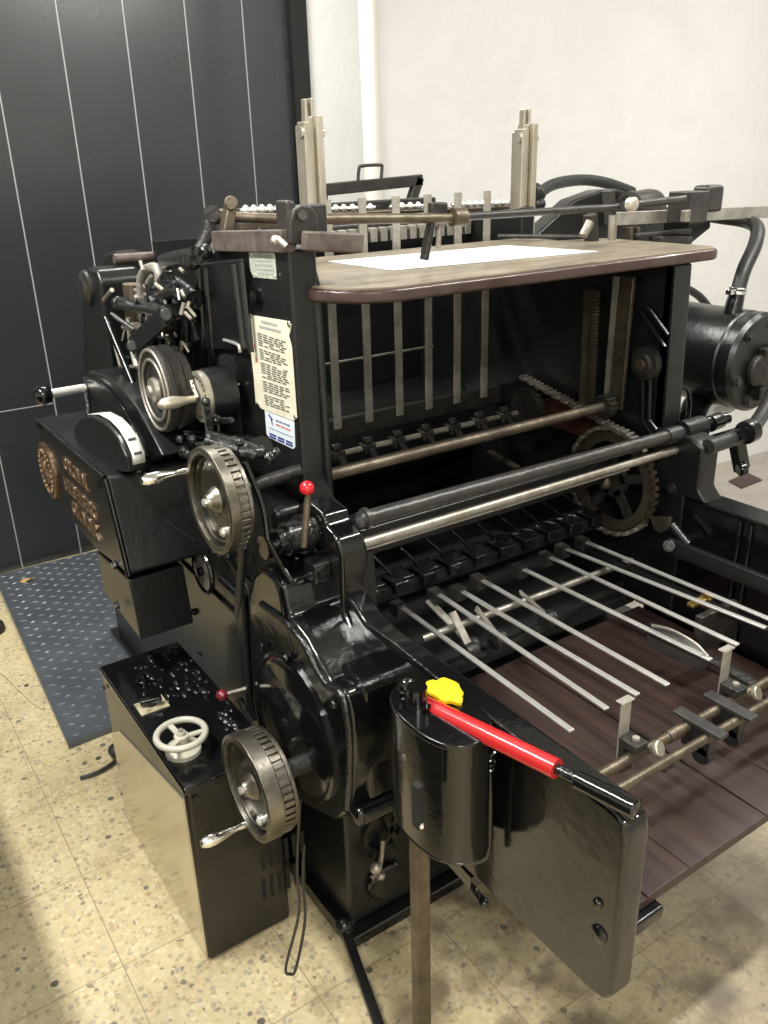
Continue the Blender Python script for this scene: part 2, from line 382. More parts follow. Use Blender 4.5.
# ================================================================== FLOOR THINGS
# diamond plate
mz = .022
a = at(66, 742, z=mz); bb = at(0, 582, z=mz); c_ = at(88, 553, z=mz)
A = Vector((.385, 2.42)); B = Vector((.45, 3.85)); Cc = Vector((1.25, 3.82)); D = Vector((.70, 2.40))
D = Vector((1.19, 2.46))
m1 = MB().prism([tuple(A), tuple(B), tuple(Cc), tuple(D)], 0.004, mz, 'z')
ex = (D - A).normalized(); ey = (B - A).normalized(); W_ = (D - A).length; L_ = (B - A).length
i = 0
yy = .03
while yy < L_ - .02:
    xx = .03 + (.037 if i % 2 else 0)
    while xx < W_ - .02:
        c2 = A + ex * xx + ey * yy
        dd = (ex if i % 2 else (ex * .93 + ey * -.35)).normalized(); nn = Vector((-dd.y, dd.x))
        vs = [(*(c2 - dd * .017), mz), (*(c2 - nn * .004), mz), (*(c2 + dd * .017), mz), (*(c2 + nn * .004), mz), (*(c2), mz + .0045)]
        m1._add(vs, [(0, 1, 4), (1, 2, 4), (2, 3, 4), (3, 0, 4)])
        xx += .074
    yy += .034; i += 1
tag(m1.build('floor_plate', M['diamond'], smooth=False), 'grey diamond tread plate lying on the floor against the black wall', 'floor plate')
# dry leaf on it
lc = at(27, 581, z=mz + .006)
lf = MB(); pts = [(-.03, 0), (-.012, .010), (.0, .006), (.012, .017), (.018, .006), (.036, .004), (.015, -.006), (.0, -.012), (-.014, -.007)]
vs = [(lc.x + px_, lc.y + py_ , lc.z + .008 * math.sin(k * 1.3) + .004) for k, (px_, py_) in enumerate(pts)]
lf._add(vs + [(lc.x, lc.y, lc.z + .013)], [(k, (k + 1) % 9, 9) for k in range(9)])
lo = lf.build('dry_leaf', M['leaf'], smooth=False); s_ = lo.modifiers.new('s', 'SOLIDIFY'); s_.thickness = .001
tag(lo, 'small curled brown dry leaf lying on the grey tread plate', 'leaf')
# cord on floor at left
cp = [at(-40, 655, z=.006), at(0, 672, z=.006), at(20, 690, z=.006), at(33, 702, z=.006), at(52, 706, z=.006)]
cp[-1].x = min(cp[-1].x, .375)
tag(MB().tube(cp, .004, 8).build('white_cord', M['cord']), 'thin cream cord curving over the floor to the edge of the tread plate', 'cord')
# black shoe-like round thing at far left edge: a black floor bollard foot
q = at(-9, 632, z=.0)
tag(MB().lathe([(0, .05), (.004, .055), (.03, .052), (.045, .03), (.047, 0)], (q.x, q.y, 0), (0, 0, 1), 28).build('rubber_foot', M['rubber']), 'black rounded rubber foot standing on the floor at the left edge of the photo', 'foot')
# dark cable lump between plate and cabinet
q1 = at(80, 778, z=.008); q2 = at(100, 771, z=.01); q3 = at(118, 757, z=.012); q4 = at(118, 735, z=.03)
tag(MB().tube([q1, q2, q3, (q3.x + .03, q3.y + .08, .03)], .006, 8).sph(q3 + Vector((0, .02, .012)), .022, 14, (1, 1.4, .8)).build('power_cable', M['rubber']), 'short black power cable with plug on the floor left of the control cabinet', 'cable')
# maroon board scrap far right
f1 = at(743, 482, z=.0); f1 = Vector((f1.x, f1.y))
tag(MB().prism([(f1.x - .10, f1.y - .06), (f1.x + .10, f1.y - .05), (f1.x + .14, f1.y + .07), (f1.x - .06, f1.y + .05)], 0, .006, 'z').build('floor_board', M['redbrown'], bevel=.001), 'small maroon board lying on the floor by the white wall', 'board')

# ================================================================== CONTROL CABINET
cab = empty('control_cabinet', (.56, 1.71, 0), 'black sheet metal control cabinet with cream handwheel standing on the floor left of the press', 'cabinet')
x0, x1, y0, y1, zt = .433, .647, 1.435, 2.01, .485
b = MB().box(x0, x1, y0, y1, .0, zt); b.build('cabinet_body', M['panel'], cab, bevel=.012, seg=4)
MB().box(x0 - .004, x1, y0 - .004, y1 + .004, zt - .004, zt + .014).build('cabinet_lid', M['enamel'], cab, bevel=.006)
MB().prism([(y0 + .008, .004), (y1 - .012, .004), (y1 - .012, .30), (y1 - .10, .36), (y0 + .012, .465)], x0 - .003, x0 + .004, 'x').build('side_panel', M['mirrorpanel'], cab, bevel=.002)
zl = zt + .014
v = MB()
for r in range(2):
    for k in range(6):
        u = 259.5 + k * 8.0 + r * 1.5; v0 = 850 - k * 3.6 + r * 29
        a0, a1 = at(u, v0, y=y0), at(u + 4, v0, y=y0); zb0 = at(u, v0 + 22, y=y0).z
        v.box(a0.x, a1.x, y0 - .0012, y0 + .002, zb0, a0.z)
v.build('vent_slots', M['void'], cab, bevel=.001)
wc = at(181, 734, z=.545)
hw = MB().torus((wc.x, wc.y, .545), (0, 0, 1), .053, .0075, 48, 12, 1.0)
for k in range(3):
    an = math.radians(90 + 120 * k + 10)
    hw.obox((wc.x, wc.y, .536), (wc.x + .050 * math.cos(an), wc.y + .050 * math.sin(an), .544), .012, .005)
hw.lathe([(0, .017), (.012, .016), (.014, .010), (.022, .009)], (wc.x, wc.y, .53), (0, 0, 1), 24)
hwo = hw.build('handwheel', M['cream'], cab)
MB().cyl((wc.x, wc.y, .552), (wc.x, wc.y, .557), .006, 6).build('wheel_nut', M['steel'], hwo)
MB().lathe([(0, .040), (.010, .040), (.016, .030), (.02, .016), (.033, .013)], (wc.x, wc.y, zl), (0, 0, 1), 32).build('wheel_base', M['cream'], cab)
k1 = at(143, 684, z=zl); MB().lathe([(0, .013), (.02, .012), (.028, .009), (.03, 0)], k1, (0, 0, 1), 20).torus(k1 + Vector((0, 0, .012)), (0, 0, 1), .014, .0025).build('control_knob', M['enamel'], cab)
k2 = at(152, 706, z=zl)
pl = MB().box(k2.x - .035, k2.x + .035, k2.y - .028, k2.y + .028, zl, zl + .004).build('switch_plate', M['tape'], cab, bevel=.001)
MB().obox(k2 + Vector((-.025, .006, .016)), k2 + Vector((.022, -.012, .02)), .016, .014).cyl(k2, k2 + Vector((0, 0, .014)), .012).build('toggle_handle', M['enamel'], pl, bevel=.003)
g = MB()
for k in range(150):
    gx_ = random.uniform(.50, .638); gy_ = random.uniform(1.5, 1.98) 
    if (gx_ - wc.x) ** 2 + (gy_ - wc.y) ** 2 < .0052 or gx_ < .48 + (gy_ - 1.5) * .02 + random.random() * .05: continue
    if gx_ < .585 and gy_ < 1.75: continue
    g.sph((gx_, gy_, zl + .002), random.uniform(.004, .010), 8, (1, random.uniform(.7, 1.8), .6))
go = g.build('oily_grit', M['enamel_rough'], cab); go['kind'] = 'stuff'
MB().hexbolt((x0 + .02, y0 - .004, zt - .02), (0, -1, 0), .005).build('corner_screw', M['cast'], cab)
MB().hexbolt((x0 - .003, y1 - .03, zt - .03), (-1, 0, 0), .005).build('corner_screw', M['cast'], cab)

# ================================================================== PRESS
PR = empty('cylinder_press', (1.3, 1.9, 0), 'large black letterpress cylinder press with feed table, delivery rails, steel handwheels and red levers', 'printing press')
# ---- pedestal
ped = MB()
ped.prism([(1.30, 0), (1.30, .44), (1.52, .44), (1.56, .50), (3.0, .50), (3.0, 0)], .735, 1.86, 'x')
ped.build('pedestal', M['satin'], PR, bevel=.012)
MB().prism([(1.27, 0), (1.27, .03), (1.29, .045), (3.02, .045), (3.02, 0)], .712, 1.90, 'x').build('base_flange', M['enamel'], PR, bevel=.006)
e1 = at(347, 932, z=.03); e2 = at(403, 1040, z=.02)
MB().obox((.722, 1.31, .03), (.60, .66 + .2, .018), .022, .022).sph((.722, 1.31, .04), .022, 14).build('foot_bar', M['satin'], PR, bevel=.004)
MB().box(.79, .86, 1.295, 1.32, .08, .16).lathe([(0, .05), (.012, .05), (.02, .035)], (.83, 1.30, .13), (0, -1, 0), 20).build('foot_boss', M['enamel'], PR, bevel=.008)
MB().hexbolt(at(364, 935, y=1.28), (0, -1, 0), .012, .012).build('flange_bolt', M['enamel'], PR)
MB().tube([at(383, 840, y=1.28), at(380, 865, y=1.27), at(372, 878, y=1.26)], .006).sph(at(376, 868, y=1.255), .014).sph(at(381, 876, y=1.255), .010).build('grease_nipple', M['steel'], PR)
MB().ring((.83, 1.30, .28), (0, -1, 0), .055, .047, .01).obox((.80, 1.285, .20), (.87, 1.285, .33), .008, .012).obox((.87, 1.285, .20), (.83, 1.285, .33), .008, .012).build('linkage_bracket', M['satin'], PR)

# ---- near side frame (outer face x=.80)
XN, XN2 = .80, .862
zf = 1.545
fr = [yz(288, 250, XN), yz(291, 290, XN), yz(303, 480, XN), (1.46, .98), (1.34, .96), (1.32, .50), (2.95, .50), (2.95, 1.22), (2.3, 1.24), (2.04, 1.40), yz(203, 262, XN), yz(216, 249, XN)]
MB().prism(fr, XN, XN2, 'x').build('side_frame', M['satin'], PR, bevel=.006)
# front web of the post: a wide flange below the notch
ya, yb_ = fr[1][0], fr[2][0]
MB().prism([(ya + .012, 1.505), (ya - .004, 1.47), (ya - .012, 1.0), (ya + .10, 1.0), (ya + .10, 1.505)], .85, .868, 'x').build('post_flange', M['satin'], PR, bevel=.008)
# recessed door panel with raised ribs left of the plates
dp = MB(); 
P_ = [yz(200, 268, .797), yz(238, 262, .797), yz(241, 345, .797), yz(205, 345, .797)]
MB().prism([yz(199, 264, .79), yz(243, 258, .79), yz(247, 350, .79), yz(206, 350, .79)], .785, .81, 'x').build('inspection_door', M['satin'], PR, bevel=.006)
rb = MB()
for (u0, v0, u1, v1) in ((198, 262, 214, 470), (234, 264, 244, 348), (242, 262, 251, 352), (206, 268, 221, 460)):
    rb.tube([at(u0, v0, x=.785), at((u0 + u1) / 2, (v0 + v1) / 2, x=.785), at(u1, v1, x=.785)], .007, 8)
rb.build('frame_rib', M['enamel'], PR)
MB().tube([at(224, 340, x=.785), at(238, 345, x=.78), at(240, 352, x=.78)], .004).build('door_catch', M['bright'], PR)
# slot opening
sl = [yz(216, 372, .796), yz(219, 356, .796), yz(226, 352, .796), yz(233, 358, .796), yz(236, 372, .796), yz(241, 436, .796), yz(222, 428, .796)]
MB().prism(sl, .7955, .80, 'x').build('slot_recess', M['void'], PR, smooth=False)
MB().tube([at(214, 385, x=.78), at(239, 384, x=.79)], .0025).build('slot_pin', M['bright'], PR)
MB().hexbolt(at(258, 297, x=XN), (-1, 0, 0), .016, .012).build('frame_bolt', M['enamel'], PR)

# plates on the post
RT, UP = (0, -1, 0), (0, 0, 1)
def plate(name, m, pix, x, lab=None, t=.0022, bev=.0008):
    poly = [yz(u, v, x) for u, v in pix]
    return MB().prism(poly, x - t, x, 'x').build(name, m, PR, bevel=bev, label=lab)
p1 = plate('maker_plate', M['aluplate'], [(249.5, 250.5), (275, 251), (277.5, 279.5), (254.5, 277.5), (251, 270)], XN - .001, 'small square stained metal maker plate')
t_ = MB()
for r in range(5):
    c0 = at(254 + r * .5, 256 + r * 4.3, x=XN - .0035); c1 = at(271 + r * .9, 256.5 + r * 4.4, x=XN - .0035)
    t_.obox(c0, c1, .0006, .0035)
t_.build('engraving', M['inkgrey'], p1, smooth=False)
s2 = MB()
for u, v in ((251.5, 254), (273.5, 254), (275.5, 276), (256, 275)): s2.sph(at(u, v, x=XN - .004), .0035, 10)
s2.build('plate_rivets', M['bright'], p1)
p2 = plate('instruction_plate', M['label'], [(249.5, 314.5), (258, 316), (289, 321), (292, 324), (291, 331), (289.5, 336), (292.5, 347), (297.5, 418), (294, 421), (262, 408.5), (256.5, 403), (254, 372), (250, 340)], XN - .001, 'long cream instruction plate with curled edge')
t_ = MB(); xi = XN - .0036
for r in range(32):
    f_ = r / 31
    u0 = 257 + 8 * f_; v0 = 333 + 71 * f_
    if r in (6, 12, 20, 26): continue
    u1 = 286.5 + 5.5 * f_ - random.choice((0, 0, 1.5, 3, 7)); v1 = v0 + (u1 - u0) * .33
    n_ = 5
    for k in range(n_):
        if random.random() < .04: continue
        a0 = k / n_ + .012; a1 = (k + random.uniform(.75, .93)) / n_
        t_.obox(at(u0 + (u1 - u0) * a0, v0 + (v1 - v0) * a0, x=xi), at(u0 + (u1 - u0) * a1, v0 + (v1 - v0) * a1, x=xi), .0004, .0027)
t_.build('printed_lines', M['ink'], p2, smooth=False)
t_ = MB()
for (u0, v0, u1, v1) in ((261, 321.5, 277, 325.5), (259, 326.5, 281, 332)):
    t_.obox(at(u0, v0, x=xi), at(u1, v1, x=xi), .0004, .0055)
t_.build('printed_heading', M['inkgrey'], p2, smooth=False)
t_ = MB()
for u, v in ((254.5, 346), (256, 360)): t_.obox(at(u, v - 2.5, x=xi), at(u, v + 2.5, x=xi), .0035, .0004, (1, 0, 0))
t_.build('printed_red_marks', M['inkred'], p2, smooth=False)
for u, v, r in ((251, 316, .005), (289, 324, .007), (258, 404, .006), (295, 417, .005)): MB().sph(at(u, v, x=XN - .004), r, 12, (.5, 1, 1)).build('plate_screw', M['chrome'], p2)
p3 = plate('service_sticker', M['sticker'], [(265, 409), (294.5, 421.5), (295.5, 447), (293.5, 449), (269.5, 437.5), (267, 434)], XN - .0006, 'blue and white service sticker', .0012, .0004)
xi = XN - .0023
t_ = MB()
for k in range(3):
    for rr in range(2):
        u0 = 269.5 + 8.2 * k; v0 = 433.5 + 3.6 * k + rr * 2.6
        t_.obox(at(u0, v0, x=xi), at(u0 + 6.6, v0 + 2.9, x=xi), .0003, .0042)
t_.obox(at(269, 427.5, x=xi), at(293, 437.5, x=xi), .0003, .0010)
t_.build('phone_digits', M['inkblue'], p3, smooth=False)
t_ = MB()
for k in range(3): t_.obox(at(275.5 + k * 5.2, 424.2 + k * 2.2, x=xi), at(279.9 + k * 5.2, 426.1 + k * 2.2, x=xi), .0003, .0026)
t_.build('red_lettering', M['inkred'], p3, smooth=False)
t_ = MB()
for k in range(4): t_.obox(at(275.5 + k * 3.7, 420.2 + k * 1.5, x=xi), at(278.5 + k * 3.7, 421.4 + k * 1.5, x=xi), .0003, .0028)
t_.obox(at(268.5, 414.5, x=xi), at(272.5, 420, x=xi), .0003, .005).obox(at(271, 419, x=xi), at(272.5, 425, x=xi), .0003, .004)
t_.build('sticker_emblem', M['inkblue'], p3, smooth=False)

# ---- upper bracket group over the post
zb = 1.575
yfront = 1.52
# rusty bar along x on top of the frame
ba = at(217, 241, y=1.86); 
MB().obox(at(218, 241, x=.80), at(288, 241, x=.80) , .03, .042).build('top_bar', M['rust'], PR, bevel=.003)
cb = at(300, 225, y=1.56)
MB().prism([(u.x, u.z) for u in (at(290, 244, y=1.50), at(290, 222, y=1.50), at(294, 210, y=1.50), at(303, 204.5, y=1.50), at(311, 206, y=1.50), at(317, 214, y=1.50), at(319, 226, y=1.50), at(319, 246, y=1.50))], 1.50, 1.525, 'y').build('hinge_plate', M['greymetal'], PR, bevel=.004)
MB().cyl(at(303, 215, y=1.50), at(303, 215, y=1.485), .009).build('hinge_pin', M['greymetal'], PR)
MB().box(at(311, 230, y=1.56).x, at(328, 230, y=1.56).x, 1.56, 1.60, at(320, 247, y=1.56).z, at(320, 204, y=1.56).z).build('clamp_block', M['greymetal'], PR, bevel=.004)
MB().box(at(281, 230, y=1.55).x, at(290, 230, y=1.55).x, 1.52, 1.57, at(285, 246, y=1.55).z, at(285, 200, y=1.55).z).build('clamp_jaw', M['greymetal'], PR, bevel=.006)
MB().obox(at(303, 241, y=1.48), at(362, 243, y=1.48), .02, .037, (0, 0, 1)).build('side_bar', M['rust'], PR, bevel=.005)
MB().sph(at(276, 240, y=1.50), .009, 12, (1.2, 1, 1)).tube([at(277, 238, y=1.49), at(286, 246, y=1.48)], .006).build('wing_nut', M['bright'], PR)
# left top linkage
MB().tube([at(211, 216, y=2.05), at(207, 235, y=2.05), at(200, 250, y=2.05)], .016).cyl(at(212, 213, y=2.03), at(212, 213, y=2.07), .02).build('crank_link', M['cast'], PR)
MB().obox(at(231, 203, y=1.95), at(224, 240, y=1.95), .024, .03, (0, 1, 0)).cyl(at(231, 203, y=1.93), at(231, 203, y=1.97), .016).build('rocker_arm', M['worn'], PR, bevel=.004)
MB().cyl(at(213, 216, y=2.05), at(288, 219, y=1.95), .012).cyl(at(213, 216, y=2.05), at(230, 217, y=2.03), .018).build('rocker_shaft', M['worn'], PR)

# ---- gauge rods over feed table
MB().cyl(at(322, 219, y=1.58), at(455, 218, y=1.58), .0105).cyl(at(452, 217.5, y=1.58), at(464, 217, y=1.58), .020, 20).cyl(at(464, 217, y=1.58), at(466, 217, y=1.58), .012).build('gauge_rod', M['worn'], PR)
MB().cyl(at(458, 217, y=1.60), at(619, 207, y=1.60), .009).cyl(at(622, 206, y=1.58), at(684, 199, y=1.60), .010).build('gauge_rod', M['greymetal'], PR)
MB().lathe([(0, .012), (.004, .017), (.02, .017), (.024, .012)], at(628, 204, y=1.56), (0, -1, 0), 20).build('thumb_screw', M['post'], PR)
kk = at(455, 217, y=1.56)
MB().obox(at(438, 202, y=1.60), at(437, 222, y=1.60), .045, .02, (0, 1, 0)).build('rod_clamp', M['cast'], PR, bevel=.005)
MB().obox(at(431, 222, y=1.585), at(424, 260, y=1.585), .012, .022, (0, 1, 0)).build('gauge_finger', M['cast'], PR, bevel=.003)
MB().cyl(at(440, 224, y=1.60), at(438, 249, y=1.60), .006).build('gauge_pin', M['steel'], PR)
MB().obox(at(608, 190, y=1.62), at(611, 224, y=1.62), .018, .03, (0, 1, 0)).build('rod_clamp', M['greymetal'], PR, bevel=.003)
MB().cyl(at(613, 215, y=1.60), at(612, 240, y=1.60), .011).build('gauge_pin', M['steel'], PR)
MB().cyl(at(590, 222, y=1.66), at(583, 236, y=1.66), .012).build('gauge_pin', M['steel'], PR)
MB().cyl(at(498, 236, y=1.97), at(592, 237, y=1.75), .006).build('gauge_link', M['greymetal'], PR)

# ---- feed table
yt0, yt1, zt0, zt1 = 1.385, 1.985, 1.441, 1.471
xa, xb = .835, 1.975
out = []
def corner(cx, cy, r, a0, a1): return [(cx + r * math.cos(math.radians(a0 + (a1 - a0) * k / 8)), cy + r * math.sin(math.radians(a0 + (a1 - a0) * k / 8))) for k in range(9)]
tp = corner(xa + .15, yt0 + .15, .15, 180, 270) + corner(xb - .05, yt0 + .05, .05, 270, 360) + [(xb, yt1 - .2), (1.84, yt1 - .15), (1.84, yt1), (xa, yt1)]
MB().prism(tp, zt0, zt1 - .003, 'z').build('feed_table', M['tableedge'], PR, bevel=.008, seg=3, label='feed table with oxblood rim')
c0, c1 = 1.37, 1.68
tp2 = [(c0 + (x - c0) * .985, c1 + (y - c1) * .975) for x, y in tp]
MB().prism(tp2, zt1 - .004, zt1, 'z').build('table_top', M['tablewood'], PR, smooth=False)
# support blocks at the table back corners
MB().box(.885, 1.00, 1.80, 1.90, 1.472, 1.487).cyl((.95, 1.85, 1.487), (.95, 1.85, 1.502), .025).build('guide_foot', M['rust'], PR, bevel=.004)

# gauge posts
def gpost(u0, u1, vt, vb, y, nm='stacker_post'):
    l0 = at(u0, vb, y=y).x; r0 = at(u1, vb, y=y).x; zb_ = at((u0 + u1) / 2, vb, y=y).z; zt_ = at((u0 + u1) / 2, vt, y=y).z
    w = r0 - l0
    o = MB().box(l0, l0 + w * .30, y, y + .035, zb_, zt_ - .012).box(l0 + w * .31, l0 + w * .65, y + .010, y + .04, zb_, zt_).box(l0 + w * .66, r0, y - .004, y + .035, zb_, zt_ + .002).box(l0, r0, y + .03, y + .045, zb_, zt_ - .02).build(nm, M['post'], PR, bevel=.002)
    MB().box(l0 + w * .22, l0 + w * .36, y + .01, y + .03, zt_ - .02, zt_ + .038).box(l0 + w * .55, l0 + w * .70, y + .01, y + .03, zt_ - .02, zt_ + .04).build('post_tip', M['post'], o, bevel=.002)
    MB().cyl((l0 - .006, y + .012, zt_ - .035), (l0 + .01, y + .012, zt_ - .035), .012, 16).build('post_roller', M['post'], o)
    MB().cyl((r0 - .004, y + .012, zt_ - .035), (r0 + .008, y + .012, zt_ - .035), .012, 16).build('post_roller', M['post'], o)
gpost(308.5, 326.5, 116, 206, 1.97)
gpost(519, 533, 124, 246, 1.96)

# rows of small steel rollers behind the table
def rowbar(u0, v0, u1, v1, y, us, r=.010):
    a_ = at(u0, v0, y=y); b_ = at(u1, v1, y=y)
    MB().cyl(a_, b_, .007, 12).box(min(a_.x, b_.x), max(a_.x, b_.x), y + .012, y + .022, a_.z - .035, a_.z - .02).build('roller_bar', M['worn'], PR)
    for u in us:
        t = (u - u0) / (u1 - u0); c = a_ + (b_ - a_) * t
        MB().sph(c + Vector((0, 0, .014)), r, 14, (.8, 1, 1)).cyl(c + Vector((-.016, 0, .014)), c + Vector((.016, 0, .014)), .005, 8).build('feed_roller', M['bright'], PR)
rowbar(240, 216, 288, 214, 2.25, (246, 254, 262, 270, 278), .014)
rowbar(328, 214, 512, 207, 2.3, (335, 342, 350, 358, 366, 388, 396, 404, 412, 420, 450, 457, 465, 472, 480, 488, 496, 503), .0125)
MB().cyl(at(462, 205, y=2.35), at(540, 203, y=2.35), .008).build('rear_rod', M['steel'], PR)
MB().obox((1.08, 2.45, 1.56), (1.85, 2.45, 1.56), .05, .03).obox((1.0, 2.2, 1.50), (1.85, 2.2, 1.50), .02, .05).build('rear_beam', M['cast'], PR, bevel=.004)
# patterned row of blocks visible beneath the rear beam
g = MB()
for k in range(26): g.box(.93 + k * .035, .953 + k * .035, 2.17, 2.19, 1.475, 1.515)
g.build('stop_blocks', M['slat'], PR, bevel=.002)

# ---- hanging slats + bars
slx = [(336, 360), (371, 360), (403.5, 360), (432.5, 358), (461, 350), (489, 345)]
for k, (u, v) in enumerate(slx):
    xx = 1.187 + k * .1075
    MB().box(xx - .0125, xx + .0125, 2.015, 2.020, .995, 1.605).build('guide_slat', M['slat'], PR, bevel=.001)
s2 = MB()
for k in range(6):
    for zz in (1.385, 1.01): s2.cyl((1.187 + k * .1075, 2.016, zz), (1.187 + k * .1075, 2.011, zz), .005, 10)
s2.build('slat_screws', M['steel'], PR)
MB().box(.875, 1.80, 2.021, 2.045, .965, 1.02).build('slat_bar', M['cast'], PR, bevel=.003)
MB().cyl((.875, 2.09, 1.165), (1.58, 2.09, 1.165), .004, 8).build('tie_rod', M['steel'], PR)
MB().box(.875, 1.80, 2.021, 2.05, 1.36, 1.40).build('slat_bar', M['cast'], PR, bevel=.003)
# rear wall of the feed bay (black plate + cylinder)
MB().box(.875, 1.80, 2.45, 2.47, .5, 1.50).build('rear_plate', M['satin'], PR)
MB().cyl((.88, 2.30, .86), (1.795, 2.30, .86), .15, 48).build('impression_cylinder', M['satin'], PR)

# ---- cross rods
MB().cyl((.862, 1.53, 1.066), (1.722, 1.53, 1.068), .0135).build('cross_rod', M['worn'], PR, label='upper bare steel cross rod')
MB().cyl((.862, 1.66, 1.02), (1.60, 1.66, 1.025), .008).build('cross_rod', M['worn'], PR)
MB().cyl((.822, 1.33, 1.040), (1.80, 1.33, 1.030), .0165).cyl((.832, 1.33, 1.040), (.840, 1.33, 1.040), .022).cyl((1.74, 1.33, 1.03), (1.79, 1.33, 1.03), .021).build('cross_shaft', M['greymetal'], PR)
MB().cyl((.822, 1.33, .988), (1.82, 1.33, .986), .011).build('cross_rod', M['steel'], PR, label='lower bright cross rod')
MB().box(.82, 1.62, 1.335, 1.36, .966, .972).build('cross_strip', M['slat'], PR, bevel=.002)
MB().box(.87, 1.75, 1.50, 1.60, .86, .93).build('cross_beam', M['satin'], PR, bevel=.006)
# gripper shaft with fingers
ga, gb = at(322, 458, y=1.78), at(517, 413, y=1.78)
MB().cyl(ga, gb, .0075).build('gripper_shaft', M['steel'], PR)
for k in range(7):
    c = ga + (gb - ga) * ((k + .45) / 7)
    MB().box(c.x - .018, c.x + .018, c.y - .018, c.y + .018, c.z - .014, c.z + .012).obox(c + Vector((0, -.01, .01)), c + Vector((0, -.05, -.025)), .018, .006).cyl(c + Vector((-.012, 0, .018)), c + Vector((.012, 0, .018)), .01).build('gripper_finger', M['cast'], PR, bevel=.003)
# diagonal dark sheets of the cylinder region

# ---- far side frame (inner face x=1.80)
XF = 1.80
ff = [(1.40, 1.44), (1.385, .98), (1.30, .93), (1.30, .50), (2.95, .50), (2.95, 1.25), (2.4, 1.5), (1.95, 1.56), (1.95, 1.44)]
MB().prism(ff, XF, XF + .05, 'x').build('far_frame', M['satin'], PR, bevel=.006)
MB().prism([(1.395, 1.44), (1.38, .99), (1.42, .99), (1.43, 1.44)], XF + .0, XF + .062, 'x').build('far_post_flange', M['satin'], PR, bevel=.006)
r_ = MB()
for a_, b_ in (((641, 312), (665, 347)), ((647, 306), (668, 335)), ((643, 380), (643, 420)), ((650, 380), (649, 420)), ((643, 420), (652, 434)), ((649, 420), (660, 434))):
    MB().tube([at(*a_, x=1.79), at(*b_, x=1.79)], .005, 8).build('frame_rib', M['satin'], PR)
c = at(648, 363, x=XF)
MB().lathe([(0, .045), (.018, .042), (.02, .028), (.03, .026)], c, (-1, 0, 0), 28).build('bearing_boss', M['cast'], PR)
MB().cyl(c, c + Vector((-.036, 0, 0)), .014).build('shaft_end', M['worn'], PR)
MB().obox(at(628, 276, x=1.775), at(616, 408, x=1.775), .012, .045, (0, 1, 0)).build('guide_strip', M['worn'], PR, bevel=.002)
MB().obox(at(617, 276, x=1.785), at(606, 408, x=1.785), .008, .02, (0, 1, 0)).build('guide_strip', M['slat'], PR, bevel=.002)
rk0, rk1 = at(596, 290, x=1.77), at(590, 412, x=1.77)
rk = MB().obox(rk0 + Vector((0, .02, 0)), rk1 + Vector((0, .02, 0)), .018, .03, (0, 1, 0))
for k in range(34):
    t = (k + .5) / 34; c = rk0 + (rk1 - rk0) * t; rk.box(c.x - .009, c.x + .009, c.y - .008, c.y + .010, c.z - .0035, c.z + .0035)
rk.build('toothed_rack', M['worn'], PR, smooth=False)
# pinion at the far end of the cross rod
def gear(name, c, ax, R, n, t, m, ri=None, th=.006, holes=0, parent=PR):
    g = MB()
    if ri: g.ring(c, ax, R - th, ri, t, 64)
    else: g.cyl(Vector(c), Vector(c) + Vector(ax) * t, R - th, 48)
    ax = Vector(ax).normalized(); a = ax.cross(Vector((0, 0, 1))).normalized(); b_ = ax.cross(a)
    for k in range(n):
        an = 2 * PI * k / n; d = a * math.cos(an) + b_ * math.sin(an)
        p0 = Vector(c) + d * (R - th * 1.4) + ax * t * .5
        g.obox(p0, p0 + d * th * 1.4, 2 * PI * R / n * .5, t, ax)
    return g.build(name, m, parent, smooth=False)
gear('pinion', (1.722, 1.53, 1.068), (1, 0, 0), .032, 14, .03, M['cast'])
# large chain sprocket
sc = Vector((1.745, 1.50, .86))
sp_ = gear('chain_sprocket', sc, (1, 0, 0), .152, 44, .016, M['worn'], ri=.112, th=.010)
s2 = MB().ring(sc + Vector((.004, 0, 0)), (1, 0, 0), .045, .018, .02).cyl(sc, sc + Vector((.05, 0, 0)), .02)
for k in range(5):
    an = k * 2 * PI / 5 + .3; s2.obox(sc + Vector((.01, .03 * math.cos(an), .03 * math.sin(an))), sc + Vector((.01, .118 * math.cos(an), .118 * math.sin(an))), .024, .012, (1, 0, 0))
s2.build('sprocket_spokes', M['cast'], sp_)
MB().sph(sc + Vector((-.01, .01, -.005)), .02, 14).build('sprocket_hub', M['worn'], sp_)
# chain: loop over the sprocket and away to the rear
path = []
for k in range(40):
    an = math.radians(-140 + k * 6.5); path.append((sc.y + .150 * math.cos(an), sc.z + .150 * math.sin(an)))
last = path[-1]
for k in range(1, 26): path.append((last[0] + .0175 * k * .98, last[1] + .0175 * k * .20))
ch = MB()
for k, (py_, pz_) in enumerate(path):
    ch.cyl((1.738, py_, pz_), (1.768, py_, pz_), .0055, 8)
    if k < len(path) - 1 :
        q_ = path[k + 1]; xx = 1.738 if k % 2 else 1.744
        ch.obox((xx, py_, pz_), (xx, q_[0], q_[1]), .003, .011, (0, .3, 1))
ch.build('drive_chain', M['steel'], PR, smooth=False)
ch = MB()
for k in range(26):
    c = at(490 + 44 * k / 25, 452 + 26 * k / 25, x=1.74); ch.cyl(c - Vector((.012, 0, 0)), c + Vector((.012, 0, 0)), .005, 8)
ch.build('drive_chain', M['worn'], PR, smooth=False)
MB().prism([yz(535, 402, 1.77), yz(560, 395, 1.77), yz(604, 418, 1.77), yz(590, 440, 1.77), yz(545, 425, 1.77)], 1.77, 1.79, 'x').build('chain_guard', M['redbrown'], PR, bevel=.003)
gear('idler_gear', (1.72, 1.83, 1.0), (1, 0, 0), .06, 22, .03, M['cast'])
# near-black sheet over the bay floor, painting in its shade
MB().box(.88, 1.79, 1.42, 2.4, .505, .53).build('bay_floor', M['void'], PR)

